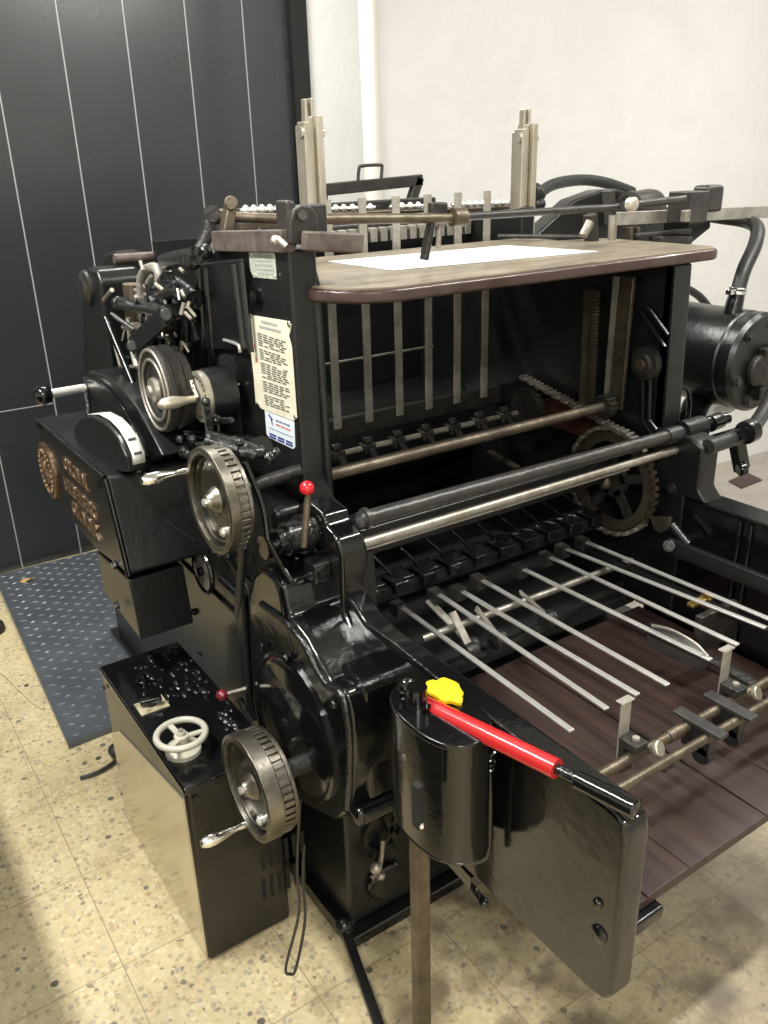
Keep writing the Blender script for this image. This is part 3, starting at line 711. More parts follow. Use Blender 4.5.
# ---- near gear cover
XG = .665
pix = [(246, 596), (252, 574), (262, 566), (272, 572), (281, 586), (284, 600), (287, 616), (304, 638), (318, 664), (328, 682), (343, 692), (350, 716), (353, 760), (350, 812), (334, 822), (306, 808), (287, 797), (274, 782), (262, 752), (252, 700)]
gc_ = [yz(u, v, XG) for u, v in pix]
MB().prism(gc_, XG, .80, 'x').build('gear_cover', M['enamel'], PR, bevel=.014, seg=4)
# raised rim following the cover edge
def rim(pix, x, r, name, m, par=PR):
    return MB().tube([at(u, v, x=x) for u, v in pix], r, 10).build(name, m, par)
rim([(262, 604), (284, 620), (303, 642), (316, 668), (327, 684), (341, 694), (348, 718), (350, 760), (348, 808)], XG, .008, 'cover_rim', M['enamel_rough'])
rim([(262, 570), (274, 578), (281, 594), (284, 614)], XG + .004, .006, 'cover_rim', M['enamel_rough'])
dc = at(290, 736, x=XG); 
cc = Vector((XG, 1.345, .605)); 
MB().lathe([(0, .165), (.006, .165), (.010, .158), (.008, .150), (.014, .14), (.012, .05), (.016, .03), (.016, 0)], cc + Vector((0, .02, -.01)), (-1, 0, 0), 64).build('inspection_disc', M['enamel'], PR)
MB().sph(at(286, 658, x=XG - .01), .009, 12).sph(at(262, 647, x=XG - .01), .006, 12, (1, 1, 1.8)).sph(at(334, 704, x=XG - .005), .009, 12).build('cover_screw', M['enamel'], PR)
# bearing box above the cover
MB().prism([(1.305, .86), (1.30, .985), (1.315, 1.02), (1.36, 1.035), (1.365, 1.055), (1.44, 1.065), (1.50, 1.02), (1.50, .80), (1.26, .80)], .758, .823, 'x').build('bearing_box', M['enamel'], PR, bevel=.01)
MB().cyl((.70, 1.42, 1.0), (.80, 1.42, 1.0), .035).cyl((.68, 1.42, 1.0), (.71, 1.42, 1.0), .026).ring((.735, 1.42, 1.0), (1, 0, 0), .042, .03, .012).build('bearing_cap', M['enamel_rough'], PR)
MB().cyl((.66, 1.44, .985), (.75, 1.44, .985), .025).build('shaft_stub', M['enamel'], PR)
# cover front block (lower pipe-like ledge)
MB().box(XG + .0, .79, 1.125, 1.2, .49, .535).build('cover_ledge', M['enamel'], PR, bevel=.018, seg=4)
MB().box(.70, .80, 1.14, 1.30, .53, .80).build('cover_front', M['enamel'], PR, bevel=.012)
MB().cyl((.70, 1.15, .795), (.80, 1.15, .795), .013).build('cover_bead', M['enamel_rough'], PR)
MB().cyl((.70, 1.158, .54), (.80, 1.158, .54), .010).build('cover_bead', M['enamel_rough'], PR)

# side covers below
XS = .72
pix = [(163, 520), (186, 520), (215, 545), (245, 585), (262, 640), (268, 740), (252, 740), (215, 700), (186, 655), (176, 640)]
MB().prism([yz(u, v, XS) for u, v in pix], XS, .80, 'x').build('lower_side_cover', M['panel'], PR, bevel=.006)
rim([(246, 596), (246, 640), (250, 700), (258, 730), (270, 775)], XS - .012, .010, 'cover_rim', M['satin'])
rim([(164, 545), (188, 568), (240, 618)], XS - .004, .004, 'cover_bead', M['satin'])
MB().obox(at(240, 590, x=.66), at(247, 690, x=.66), .012, .035, (0, 1, 0)).build('link_bar', M['satin'], PR, bevel=.004)
MB().obox(at(243, 545, x=.645), at(238, 620, x=.66), .012, .022, (0, 1, 0)).build('link_bar', M['satin'], PR, bevel=.004)
MB().sph(at(194, 612, x=XS - .004), .010, 12).sph(at(200, 654, x=XS), .005, 10, (1, 2.5, .8)).build('cover_screw', M['enamel'], PR)
# quadrant plate with holes beneath the upper handwheel
qc = at(206, 570, x=.70)
qd = MB().prism([(qc.y + .04 * math.cos(t * PI / 12), qc.z + .062 * math.sin(t * PI / 12)) for t in range(24)], .69, .70, 'x').build('lock_quadrant', M['slat'], PR, bevel=.002)
MB().torus((.692, qc.y, qc.z), (1, 0, 0), .056, .007, 40, 8).cyl((.68, qc.y, qc.z), (.69, qc.y, qc.z), .012).build('quadrant_hub', M['enamel'], qd)
MB().tube([at(222, 578, x=.69), at(235, 590, x=.69), at(247, 602, x=.69)], .012).build('guard_tube', M['enamel'], PR)
MB().tube([at(164, 518, x=.60), at(195, 540, x=.60)], .004).build('pull_rod', M['enamel'], PR)

# ---- handwheels
def handwheel(c, R, t1, t2, hang, lab):
    e = MB(); c = Vector(c)
    e._ring(c, (1, 0, 0), R, R * .86, t1, 64)
    e.torus(c + Vector((.002, 0, 0)), (1, 0, 0), R * .935, R * .055, 56, 10, .6)
    w = e.build('handwheel', M['wheel'], PR, bevel=.002, label=lab)
    g = MB(); n = 44
    g._ring(c + Vector((t1, 0, 0)), (1, 0, 0), R * .93, R * .5, t2, 64)
    for k in range(n):
        an = 2 * PI * k / n; d = Vector((0, math.cos(an), math.sin(an)))
        p0 = c + d * R * .90 + Vector((t1 + t2 * .5, 0, 0))
        g.obox(p0, p0 + d * R * .085, 2 * PI * R / n * .60, t2 * .9, (1, 0, 0))
    g._ring(c + Vector((t1 + t2 + .001, 0, 0)), (1, 0, 0), R * .95, R * .6, .008, 56)
    g.build('toothed_ring', M['wheel'], w, bevel=.001)
    MB().ring(c + Vector((.010, 0, 0)), (1, 0, 0), R * .80, R * .74, .006).cyl(c + Vector((.016, 0, 0)), c + Vector((.024, 0, 0)), R * .86, 48).build('wheel_web', M['web'], w)
    MB().lathe([(0, R * .13), (.008, R * .15), (.014, R * .22), (.03, R * .30)], c + Vector((-.006, 0, 0)), (1, 0, 0), 28).build('hub', M['wheel'], w)
    MB().cyl(c + Vector((-.012, 0, 0)), c + Vector((-.005, 0, 0)), R * .07, 6).build('hub_nut', M['bright'], w)
    kk = c + Vector((.006, -R * .36, -R * .50)); MB().cyl(kk, kk + Vector((.014, 0, 0)), .010, 16).cyl(kk + Vector((-.004, 0, 0)), kk, .006, 6).build('lock_bolt', M['bright'], w)
    h0 = c + Vector((0, R * .93 * math.cos(hang), R * .93 * math.sin(hang)))
    MB().lathe([(0, .007), (.010, .0075), (.018, .006), (.028, .0065), (.05, .0105), (.070, .0135), (.085, .013), (.096, .008), (.099, 0)], h0, (-1, 0, 0), 24).build('handle', M['chrome'], w, label='polished turned handle')
    return w
handwheel((.576, 1.488, 1.090), .108, .020, .020, math.radians(22), 'upper steel handwheel with toothed rim')
handwheel((.512, 1.300, .552), .111, .032, .024, math.radians(-80), 'lower steel handwheel with toothed rim')
MB().cyl((.58, 1.490, 1.093), (.80, 1.53, 1.093), .014).build('handwheel_shaft', M['cast'], PR)
MB().cyl((.52, 1.300, .552), (.67, 1.300, .552), .02).build('handwheel_shaft', M['cast'], PR)
# upper linkage behind handwheel 1: two curved levers
MB().tube([at(225, 470, y=1.45), at(236, 505, y=1.43), at(246, 530, y=1.42)], .006).tube([at(245, 462, y=1.45), at(262, 505, y=1.43), at(268, 540, y=1.41)], .006).tube([at(268, 540, y=1.41), at(284, 570, y=1.40)], .0055).tube([at(284, 570, y=1.40), at(292, 582, y=1.38)], .007).build('release_lever', M['enamel'], PR)
lv = MB().cyl(at(237, 454, y=1.5), at(262, 452, y=1.5), .014).cyl(at(205, 440, y=1.55), at(255, 455, y=1.5), .022).sph(at(269, 458, y=1.49), .014).sph(at(276, 453, y=1.5), .011).build('trip_shaft', M['enamel_rough'], PR)
c = at(307, 488, y=1.36)
rl = MB().cyl(at(304, 547, y=1.36), at(308, 494, y=1.36), .0065).build('trip_lever', M['worn'], PR)
MB().sph(c, .0145, 28).build('lever_ball', M['red'], rl, label='bright red ball')
MB().box(.72, .76, 1.34, 1.39, .92, .965).build('lever_socket', M['enamel_rough'], PR, bevel=.006)
# maroon ball lever low
c = at(222, 695, x=.60)
l2 = MB().cyl(c, at(248, 688, y=c.y - .01), .005).build('brake_lever', M['steel'], PR)
MB().sph(c, .0135, 24).build('lever_ball', M['maroon'], l2, label='dark maroon ball')
MB().tube([at(252, 722, x=.62), at(262, 745, x=.61), at(272, 757, x=.60), at(276, 752, x=.59)], .004).build('latch_finger', M['chrome'], PR)
MB().tube([at(240, 700, x=.64), at(247, 712, x=.63), at(255, 724, x=.62)], .008).build('latch_arm', M['enamel'], PR)
g = MB()
for k in range(60):
    u = random.uniform(212, 300); v = random.uniform(548, 572) + (300 - u) * -.05
    if u < 236: v = random.uniform(540, 556)
    g.sph(at(u, v, x=.74 if u > 250 else .70), random.uniform(.004, .011), 8)
g.build('greasy_linkage', M['enamel_rough'], PR)['kind'] = 'stuff'

# ---- belts hanging beside the cabinet
tag(MB().tube([at(300, 800, y=1.25), at(297, 868, y=1.25), at(299, 912, y=1.23), at(286, 966, y=1.22), at(290, 974, y=1.22), at(296, 968, y=1.22), at(305, 920, y=1.23), at(303, 880, y=1.25), at(304, 845, y=1.25)], .0032, 8).build('loose_strap', M['belt'], bevel=0), 'thin black loose strap hanging down in front of the cabinet vents to the floor', 'strap')

# ---- near cheek
XC0, XC1, zc = .768, .818, .862
ch_poly = [(.582, .83), (.588, .852), (.61, .862), (1.18, .862), (1.24, .868), (1.29, .895), (1.40, .90), (1.40, .60), (1.28, .48), (1.05, .490), (.95, .497), (.62, .498), (.592, .505), (.582, .53)]
MB().prism(ch_poly, XC0, XC1, 'x').build('near_cheek', M['enamel'], PR, bevel=.010, seg=4)
MB().tube([at(366, 622, x=XC0), at(400, 648, x=XC0), at(456, 694, x=XC0)], .003).build('cheek_bead', M['enamel_rough'], PR)
for u, v, r in ((598, 903, .007), (599, 934, .013)): MB().lathe([(0, r * 1.2), (.004, r * 1.1), (.006, r * .8), (.007, 0)], at(u, v, x=XC0), (-1, 0, 0), 16).build('cheek_plug', M['enamel'], PR)
bl, br_, bz = at(640, 885, y=.675), at(668, 885, y=.675), at(655, 925, y=.675)
MB().box(bl.x, br_.x, .675, .72, .475 - .028, .476).box(bl.x - .004, bl.x + .028, .68, .78, bz.z, .47).box(bl.x + .036, br_.x, .68, .70, bz.z + .01, .47).sph((bl.x + .032, .69, min(bz.z + .025, .455)), .012).build('board_bracket', M['enamel'], PR, bevel=.006)
MB().tube([at(455, 860, x=.80), at(476, 892, x=.80), at(483, 900, x=.80)], .007).sph(at(484, 903, x=.79), .010).obox((.80, 1.15, .47), (.80, .93, .45), .03, .03).build('under_bar', M['enamel'], PR)

# hand pump standing against the cheek: oval tank on a leg, red lever
HP = empty('hand_pump', (.69, .95, 0), 'black oval pump tank on a steel leg with a long red lever', 'pump')
tc_ = Vector((.704, .918))
def oval(ax_, ay_, n=40, e=2.4):
    o = []
    for k in range(n):
        t = 2 * PI * k / n; c, s = math.cos(t), math.sin(t)
        o.append((tc_.x + ax_ * abs(c) ** (2 / e) * (1 if c > 0 else -1), tc_.y + ay_ * abs(s) ** (2 / e) * (1 if s > 0 else -1)))
    return o
tk = MB().prism(oval(.060, .098), .640, .872, 'z').build('oil_tank', M['enamel'], HP, bevel=.004, label='black oval oil tank')
MB().prism(oval(.062, .100), .866, .877, 'z').build('tank_lid', M['enamel'], tk, bevel=.003)
MB().prism(oval(.0612, .0992), .6395, .646, 'z').build('tank_rim', M['enamel'], tk, bevel=.003)
sg = at(421, 806, y=.826)
MB().prism([(sg.x - .006, sg.z - .045), (sg.x + .006, sg.z - .045), (sg.x + .006, sg.z + .035), (sg.x - .006, sg.z + .035)], .826, .842, 'y').build('sight_slot', M['void'], tk, bevel=.001)
MB().sph((sg.x + .002, .828, sg.z - .040), .006, 10).build('slot_clip', M['chrome'], tk)
# support leg
ll = at(412, 900, y=.95).x
MB().box(ll + .010, ll + .042, .95, .972, 0, .64).build('support_leg', M['worn'], HP, bevel=.003)
MB().box(.725, .755, .95, .99, .575, .640).build('tank_bracket', M['satin'], HP, bevel=.003)
MB().tube([at(489, 768, y=.84), at(490, 800, y=.84), at(489, 845, y=.84), at(484, 858, y=.845), at(470, 860, y=.86), at(455, 848, y=.88)], .0055).spring(at(489, 768, y=.84), at(489, 748, y=.84), .009, .003, 4).build('oil_pipe', M['enamel'], HP)
# lever: swivel + red tube + grip
la = Vector((.690, .955, .925)); lb = at(557, 769, x=.752); le = at(634, 812, x=.765)
la = at(428, 706, x=.700)
lb = at(557, 769, x=.745)
le = at(638, 810, x=.765)
sw = Vector((.683, .950, .877))
lmo = MB().cyl(sw, sw + Vector((0, 0, .035)), .017).cyl(sw, sw + Vector((0, 0, .008)), .026).sph(la + Vector((-.012, .012, .002)), .020, 20).sph(at(407, 686, x=.69), .016, 16).cyl(at(407, 686, x=.69), at(418, 690, x=.70), .013).build('pump_swivel', M['enamel'], HP)
d = (lb - la).normalized()
lvr = MB().cyl(la - d * .01, lb, .0150, 28).build('pump_lever', M['redtube'], HP, label='red pump lever')
MB().cyl(lb - d * .004, lb + (le - lb) * .35, .0085, 16).build('lever_neck', M['enamel_rough'], lvr)
gl = (le - lb).length * .74
MB().lathe([(0, .009), (.002, .0135), (gl - .003, .0148), (gl, .0118), (gl - .002, .011), (gl - .004, 0)], lb + (le - lb) * .26, le - lb, 28).build('lever_grip', M['enamel'], lvr, label='black smooth grip')
# yellow rag on the tank lid behind the lever
cy_ = at(446, 697, z=.895)
yg = MB()
pts = []
for k in range(28):
    t = 2 * PI * k / 28; rr = 1 + .10 * math.sin(3 * t + .6) + .07 * math.sin(7 * t)
    pts.append((.026 * rr * math.cos(t), .036 * rr * math.sin(t)))
N_ = len(pts)
rows = []
for s_i, (sc_, hz) in enumerate(((1, 0), (1.02, .006), (.8, .012), (.45, .014))):
    rows.append([yg.bm.verts.new((.740 + px_ * sc_, .948 + py_ * sc_, .8785 + hz + .002 * math.sin(5 * k))) for k, (px_, py_) in enumerate(pts)])
for i_ in range(3):
    for k in range(N_): yg.bm.faces.new((rows[i_][k], rows[i_][(k + 1) % N_], rows[i_ + 1][(k + 1) % N_], rows[i_ + 1][k]))
yg.bm.faces.new(rows[0]); yg.bm.faces.new(rows[-1])
tag(yg.build('yellow_cloth', M['yellow']), 'small bright yellow cloth pad lying on the black oil tank beside the red lever', 'cloth')

# ---- far cheek
MB().prism([(.35, .40), (.35, .84), (.37, .86), (1.22, .86), (1.30, .93), (1.40, .93), (1.40, .40)], XF + .005, XF + .06, 'x').build('far_cheek', M['enamel'], PR, bevel=.008)
MB().box(XF - .004, XF + .072, .35, 1.24, .858, .868).build('cheek_rail', M['satin'], PR, bevel=.003)
MB().tube([(1.80, .98, .85), (1.80, .86, .70), (1.80, .78, .58)], .006).tube([(1.80, .95, .85), (1.80, .83, .70), (1.80, .75, .58)], .006).cyl((1.80, 1.13, .52), (1.80, 1.13, .85), .006).cyl((1.80, 1.10, .52), (1.80, 1.10, .85), .006).build('cheek_rib', M['enamel'], PR)
MB().obox(at(668, 545, x=1.72), at(790, 594, x=1.72), .018, .042).cyl(at(669, 546, x=1.73), at(669, 546, x=1.70), .017).build('rail_arm', M['satin'], PR, bevel=.004)
MB().cyl(at(669, 546, x=1.71), at(669, 546, x=1.69), .009, 6).build('arm_bolt', M['cast'], PR)
MB().prism([yz(651, 517, 1.755), yz(671, 517, 1.755), yz(670, 529, 1.755), yz(662, 533, 1.755), yz(655, 530, 1.755)], 1.75, 1.765, 'x').build('catch_plate', M['worn'], PR, bevel=.003)
MB().tube([at(672, 525, x=1.76), at(680, 535, x=1.76), at(688, 545, x=1.76)], .012).build('catch_arm', M['satin'], PR)
MB().lathe([(0, .024), (.008, .022), (.012, .014), (.02, .012)], at(676, 487, x=XF), (-1, 0, 0), 20).build('stud', M['cast'], PR)
MB().box(1.58, 1.64, 1.08, 1.10, .70, .71).box(1.635, 1.645, 1.075, 1.105, .68, .71).build('brass_clip', M['brass'], PR, bevel=.002)
# bearing bracket outside far frame
MB().prism([(1.22, .868), (1.25, .90), (1.25, 1.01), (1.29, 1.03), (1.40, 1.03), (1.40, .868)], 1.785, 1.855, 'x').build('far_bearing', M['satin'], PR, bevel=.008)
MB().cyl((1.80, 1.33, 1.03), (1.88, 1.33, 1.03), .030).build('bearing_cap', M['satin'], PR)
MB().cyl(at(702, 446, x=1.95), at(747, 433, y=1.22), .022).cyl(at(745, 433, y=1.22), at(752, 430, y=1.22), .03).build('lever_shaft', M['enamel'], PR)
MB().obox(at(736, 437, y=1.28), at(742, 470, y=1.28), .04, .03, (0, 1, 0)).cyl(at(738, 470, y=1.27), at(746, 468, y=1.26), .02).build('hose_bracket', M['enamel'], PR, bevel=.006)
MB().cyl(at(700, 424, y=1.35), at(728, 418, y=1.33), .015).cyl(at(710, 424, y=1.34), at(720, 420, y=1.34), .022).build('valve', M['enamel'], PR)
MB().tube([at(658, 386, y=1.45), at(684, 388, y=1.42), at(689, 400, y=1.42), at(688, 420, y=1.42)], .006).build('oil_pipe', M['enamel'], PR)

# ---- air pump
pc = at(760, 363, y=1.52); Rp = .152; py0, py1 = 1.52, 1.90
pu = MB().lathe([(0, Rp * .93), (.012, Rp), (.04, Rp), (.045, Rp * .97), (.055, Rp * .97), (.06, Rp), (py1 - py0, Rp), (py1 - py0 + .03, Rp * .85)], (pc.x, py0, pc.z), (0, 1, 0), 56).build('air_pump', M['satin'], PR, label='black cylindrical air pump')
MB().lathe([(0, .05), (.02, .05), (.03, .03)], (pc.x - .02, py0, pc.z - .02), (0, -1, 0), 28).box(pc.x - .02, pc.x + .06, py0 - .03, py0, pc.z + .0, pc.z + .05).box(pc.x - .03, pc.x + .02, py0 - .035, py0, pc.z - .11, pc.z - .07).build('pump_head', M['cast'], pu, bevel=.006)
for an in (200, 250, 300, 20, 70, 130): MB().hexbolt((pc.x + Rp * .78 * math.cos(math.radians(an)), py0, pc.z + Rp * .78 * math.sin(math.radians(an))), (0, -1, 0), .013, .014).build('pump_bolt', M['greymetal'], pu)
MB().cyl((pc.x + .03, py0 - .045, pc.z + .03), (pc.x + .03, py0 - .03, pc.z + .03), .012, 12).build('oiler_cap', M['tape'], pu)
hb = at(731, 318, y=1.62); ht = at(737, 294, y=1.62)
MB().cyl(hb, ht, .030, 20, .024).build('hose_fitting', M['enamel'], pu)
MB().ring(ht, (0.1, 0, 1), .030, .02, .010).ring(ht + Vector((.002, 0, .014)), (0.1, 0, 1), .029, .02, .006).box(ht.x - .045, ht.x - .02, ht.y - .01, ht.y + .01, ht.z + .002, ht.z + .018).build('hose_clamp', M['chrome'], pu, bevel=.001)
MB().tube([ht, at(744, 270, y=1.63), at(755, 245, y=1.65), at(757, 228, y=1.7), at(745, 221, y=1.78), at(720, 217, y=1.85), at(690, 212, y=1.9)], .022, 16).build('air_hose', M['rubber'], PR)
MB().tube([at(790, 330, y=1.45), at(780, 370, y=1.4), at(770, 400, y=1.35), at(755, 425, y=1.3), at(745, 434, y=1.25), at(708, 447, y=1.25)], .020, 16).build('air_hose', M['rubber'], PR)
MB().tube([at(680, 285, y=2.0), at(700, 297, y=2.0), at(716, 318, y=2.0)], .014, 12).build('air_hose', M['rubber'], PR)
MB().tube([at(534, 198, y=2.3), at(552, 185, y=2.35), at(580, 180, y=2.4), at(606, 183, y=2.4), at(632, 192, y=2.4)], .020, 14).sph(at(538, 194, y=2.3), .028).build('air_hose', M['rubber'], PR)
MB().cyl(at(537, 192, y=2.3), at(532, 193, y=2.3), .03).sph(at(540, 204, y=2.28), .02).build('hose_knob', M['cast'], PR)
MB().tube([at(690, 425, y=1.6), at(700, 405, y=1.7), at(725, 400, y=1.8)], .05, 18).build('pump_elbow', M['enamel'], PR)

# ---- motor & belt guard at far rear
gp = [at(533, 238, y=2.05), at(575, 200, y=2.05), at(602, 190, y=2.05), at(618, 189, y=2.05), at(650, 200, y=2.05), at(690, 215, y=2.05), at(690, 245, y=2.05), at(600, 245, y=2.05)]
MB().prism([(p_.x, p_.z) for p_ in gp], 2.05, 2.12, 'y').build('belt_guard', M['satin'], PR, bevel=.008)
mc = at(630, 209, y=2.0)
MB().lathe([(-.012, .044), (-.010, .055), (.012, .056), (.015, .052), (.10, .058), (.13, .055), (.145, .035)], mc, (1, .15, 0), 44).build('drive_motor', M['greymetal'], PR, label='grey drive motor')
MB().cyl(mc + Vector((-.0125, -.002, 0)), mc + Vector((-.008, 0, 0)), .042, 32).build('motor_recess', M['void'], PR)
MB().obox(at(614, 219, y=1.75), at(800, 210, y=1.75), .016, .036).build('long_flat_bar', M['slat'], PR, bevel=.002)
MB().box(at(679, 205, y=1.66).x, at(697, 205, y=1.66).x, 1.62, 1.70, at(690, 222, y=1.66).z, at(690, 191, y=1.66).z).build('bar_clamp', M['greymetal'], PR, bevel=.004)
MB().box(at(696, 205, y=1.7).x, at(712, 205, y=1.7).x, 1.66, 1.72, at(704, 212, y=1.7).z, at(704, 185, y=1.7).z).build('bar_clamp', M['greymetal'], PR, bevel=.012)
MB().obox(at(686, 210, y=1.62), at(685, 222, y=1.62), .02, .02, (0, 1, 0)).build('clamp_screw', M['steel'], PR, bevel=.003)
MB().prism([(p_.x, p_.z) for p_ in (at(688, 215, y=1.8), at(711, 216, y=1.8), at(711, 228, y=1.8), at(690, 245, y=1.8))], 1.8, 1.9, 'y').build('pump_mount', M['satin'], PR, bevel=.006)
MB().obox(at(655, 240, y=1.70), at(686, 240, y=1.70), .05, .022).obox(at(635, 236, y=1.72), at(690, 231, y=1.72), .02, .014).build('table_hinge', M['greymetal'], PR, bevel=.005)
for u in (628, 635): MB().obox(at(u, 227, y=1.74), at(u, 244, y=1.74), .012, .03, (0, 1, 0)).build('side_stop', M['worn'], PR, bevel=.002)
MB().obox(at(590, 214, y=1.75), at(592, 247, y=1.75), .03, .03, (0, 1, 0)).build('side_stop', M['cast'], PR, bevel=.004)

# ---- delivery: gripper/joint bar
g = MB()
jb0, jb1 = Vector((.92, 1.53, .735)), Vector((1.74, 1.53, .735))
MB().obox(jb0, jb1, .03, .03).cyl(jb0 + Vector((0, .05, .01)), jb1 + Vector((0, .05, .01)), .012).build('delivery_shaft', M['satin'], PR)
for k in range(10):
    xx = .955 + k * .083
    MB().box(xx - .018, xx + .022, 1.50, 1.56, .735, .765).box(xx + .024, xx + .06, 1.53, 1.59, .745, .758).obox((xx + .005, 1.55, .765), (xx + .005, 1.63, .785), .010, .008).build('sheet_gripper', M['enamel'], PR, bevel=.003)
# rails
zr = .72
ends = [(572, 731, 400, 606), (607, 709, 437, 593), (638, 695, 460, 590), (668, 685, 480, 579), (711, 660, 521, 568), (738, 645, 548, 556), (766, 628, 564, 548), (800, 632, 584, 541)]
for k, (u1, v1, u0, v0) in enumerate(ends):
    a_ = at(u0, v0, z=zr); b_ = at(u1, v1, z=zr)
    o = MB().box(-.0065, .0065, -.5, .5, -.0035, .0035)
    o = MB().obox(a_, b_, .013, .005)
    MB_ = o.build('delivery_rail', M['bright'], PR, bevel=.0012)
    MB().box(a_.x - .016, a_.x + .012, a_.y - .012, a_.y + .022, zr - .025, zr + .008).build('rail_clamp', M['cast'], MB_, bevel=.002)
MB().obox(at(586, 549, z=.70), at(800, 645, z=.70), .02, .012).build('rail_edge', M['satin'], PR)
# rod under rails and small tilted levers
ra, rb2 = at(422, 639, z=.66), at(552, 591, z=.66)
MB().cyl(ra, rb2, .009).cyl(rb2, rb2 + Vector((.3, 0, 0)), .009).build('rail_rod', M['steel'], PR)
for (u0, v0, u1, v1) in ((428, 600, 470, 643), (452, 612, 470, 648), (476, 608, 498, 636), (520, 592, 548, 616)):
    MB().obox(at(u0, v0, z=.70), at(u1, v1, z=.63), .020, .006).build('sheet_finger', M['slat'], PR, bevel=.001)
    MB().cyl(at(u1, v1, z=.63) + Vector((-.015, 0, -.01)), at(u1, v1, z=.63) + Vector((.015, 0, -.01)), .022, 20).build('finger_hub', M['cast'], PR)
g = MB()
for k in range(6): g.obox(at(490 + k * 22, 655 - k * 12, z=.57), at(512 + k * 22, 643 - k * 12, z=.57), .012, .01)
g.build('lower_linkage', M['cast'], PR)
# mudguard-like sheet holder near right rails
MB().prism([(p_.y, p_.z) for p_ in (at(651, 627, x=1.42), at(652, 645, x=1.42), at(706, 668, x=1.42), at(708, 656, x=1.42), at(690, 640, x=1.42), at(668, 629, x=1.42))], 1.40, 1.43, 'x').build('sheet_holder', M['greymetal'], PR, bevel=.004)
MB().tube([at(652, 625, x=1.40), at(672, 630, x=1.40), at(695, 643, x=1.40), at(708, 657, x=1.40)], .003).build('holder_wire', M['steel'], PR)
MB().obox(at(704, 655, z=.62), at(766, 690, z=.62), .03, .008).build('support_blade', M['cast'], PR, bevel=.002)
MB().prism([(at(700 + 0, 605, y=1.05).x, .60), (at(735, 605, y=1.05).x, .60), (at(735, 605, y=1.05).x, .70), (at(700, 605, y=1.05).x, .70)], 1.04, 1.06, 'y').build('side_jogger', M['cast'], PR, bevel=.004)

# ---- rear stop rods
zu = .655
u0_, u1_ = at(606, 773, z=zu), at(800, 662, z=zu); yr1 = (u0_.y + u1_.y) / 2
l0_, l1_ = at(622, 787, z=zu), at(800, 684, z=zu); yr2 = (l0_.y + l1_.y) / 2
MB().cyl((.845, yr1, zu), (XF + .005, yr1, zu), .0105).cyl((at(668, 730, z=zu).x - .02, yr1, zu), (at(668, 730, z=zu).x + .02, yr1, zu), .013).build('stop_rod', M['worn'], PR, label='rear stop rod with collars')
MB().cyl((.845, yr2, zu), (XF + .005, yr2, zu), .0095).build('stop_rod', M['worn'], PR)
for (u, v) in ((640, 755), (737, 698)):
    c = at(u, v, z=zu); xx = c.x
    so = MB().box(xx - .022, xx + .012, yr1 - .012, yr1 + .03, zu + .012, zu + .03).box(xx - .020, xx + .010, yr1 + .018, yr1 + .03, zu - .05, zu + .02).build('stop_clamp', M['cast'], PR, bevel=.002)
    MB().lathe([(0, .006), (.012, .006), (.013, .015), (.020, .016), (.022, .014), (.0221, 0)], (xx + .022, yr1 - .010, zu + .006), (.25, -.8, .45), 24).build('thumb_screw', M['post'], so)
    MB().box(xx - .022, xx + .006, yr1 + .030, yr1 + .033, zu - .03, zu + .105).box(xx - .022, xx + .012, yr1 + .028, yr1 + .045, zu + .100, zu + .103).build('sheet_stop', M['slat'], so, bevel=.0008)
    MB().cyl((xx - .004, yr1 + .005, zu + .03), (xx - .004, yr1 + .005, zu + .036), .007, 12).build('clamp_screw', M['slat'], so)
for (u, v) in ((703, 727), (735, 711)):
    c = at(u, v, z=zu + .01); xx = c.x
    w_ = MB().box(xx - .014, xx + .014, yr2 - .03, yr1 + .035, zu + .010, zu + .020).build('bridge_block', M['greymetal'], PR, bevel=.003)
    MB().box(xx - .012, xx + .012, yr2 - .008, yr1 + .01, zu - .045, zu + .01).cyl((xx - .012, yr2 + .01, zu - .045), (xx + .012, yr2 + .01, zu - .045), .022).build('jogger_foot', M['satin'], w_, bevel=.003)
c = at(663, 770, z=.62); MB().obox(c, c + Vector((.03, 0, .0)), .008, .008).build('rod_pin', M['cast'], PR)

# ---- delivery board (planks)
bd = MB(); bx0, bx1, by0, by1 = .87, 1.79, .692, 1.40
n_ = 8; w = (bx1 - bx0) / n_
bd.box(bx0, bx1, by0, by1, .500 - .022, .500 - .004)
for k in range(n_): bd.box(bx0 + k * w + .001, bx0 + (k + 1) * w - .001, by0, by1, .500 - .006, .500 + (0 if k % 3 else -.0025))
tag(bd.build('delivery_board', M['planks'], bevel=.0012, smooth=False), 'dark brown grooved wooden board lying under the steel rails of the press', 'board')
s2 = MB()
for x_, y_ in ((.95, .72), (1.2, .73), (1.05, 1.0)): pass
MB().box(.87, .93, .80, 1.28, .445, .4775).box(1.70, 1.79, .70, 1.28, .445, .4775).build('board_bearer', M['cast'], PR)

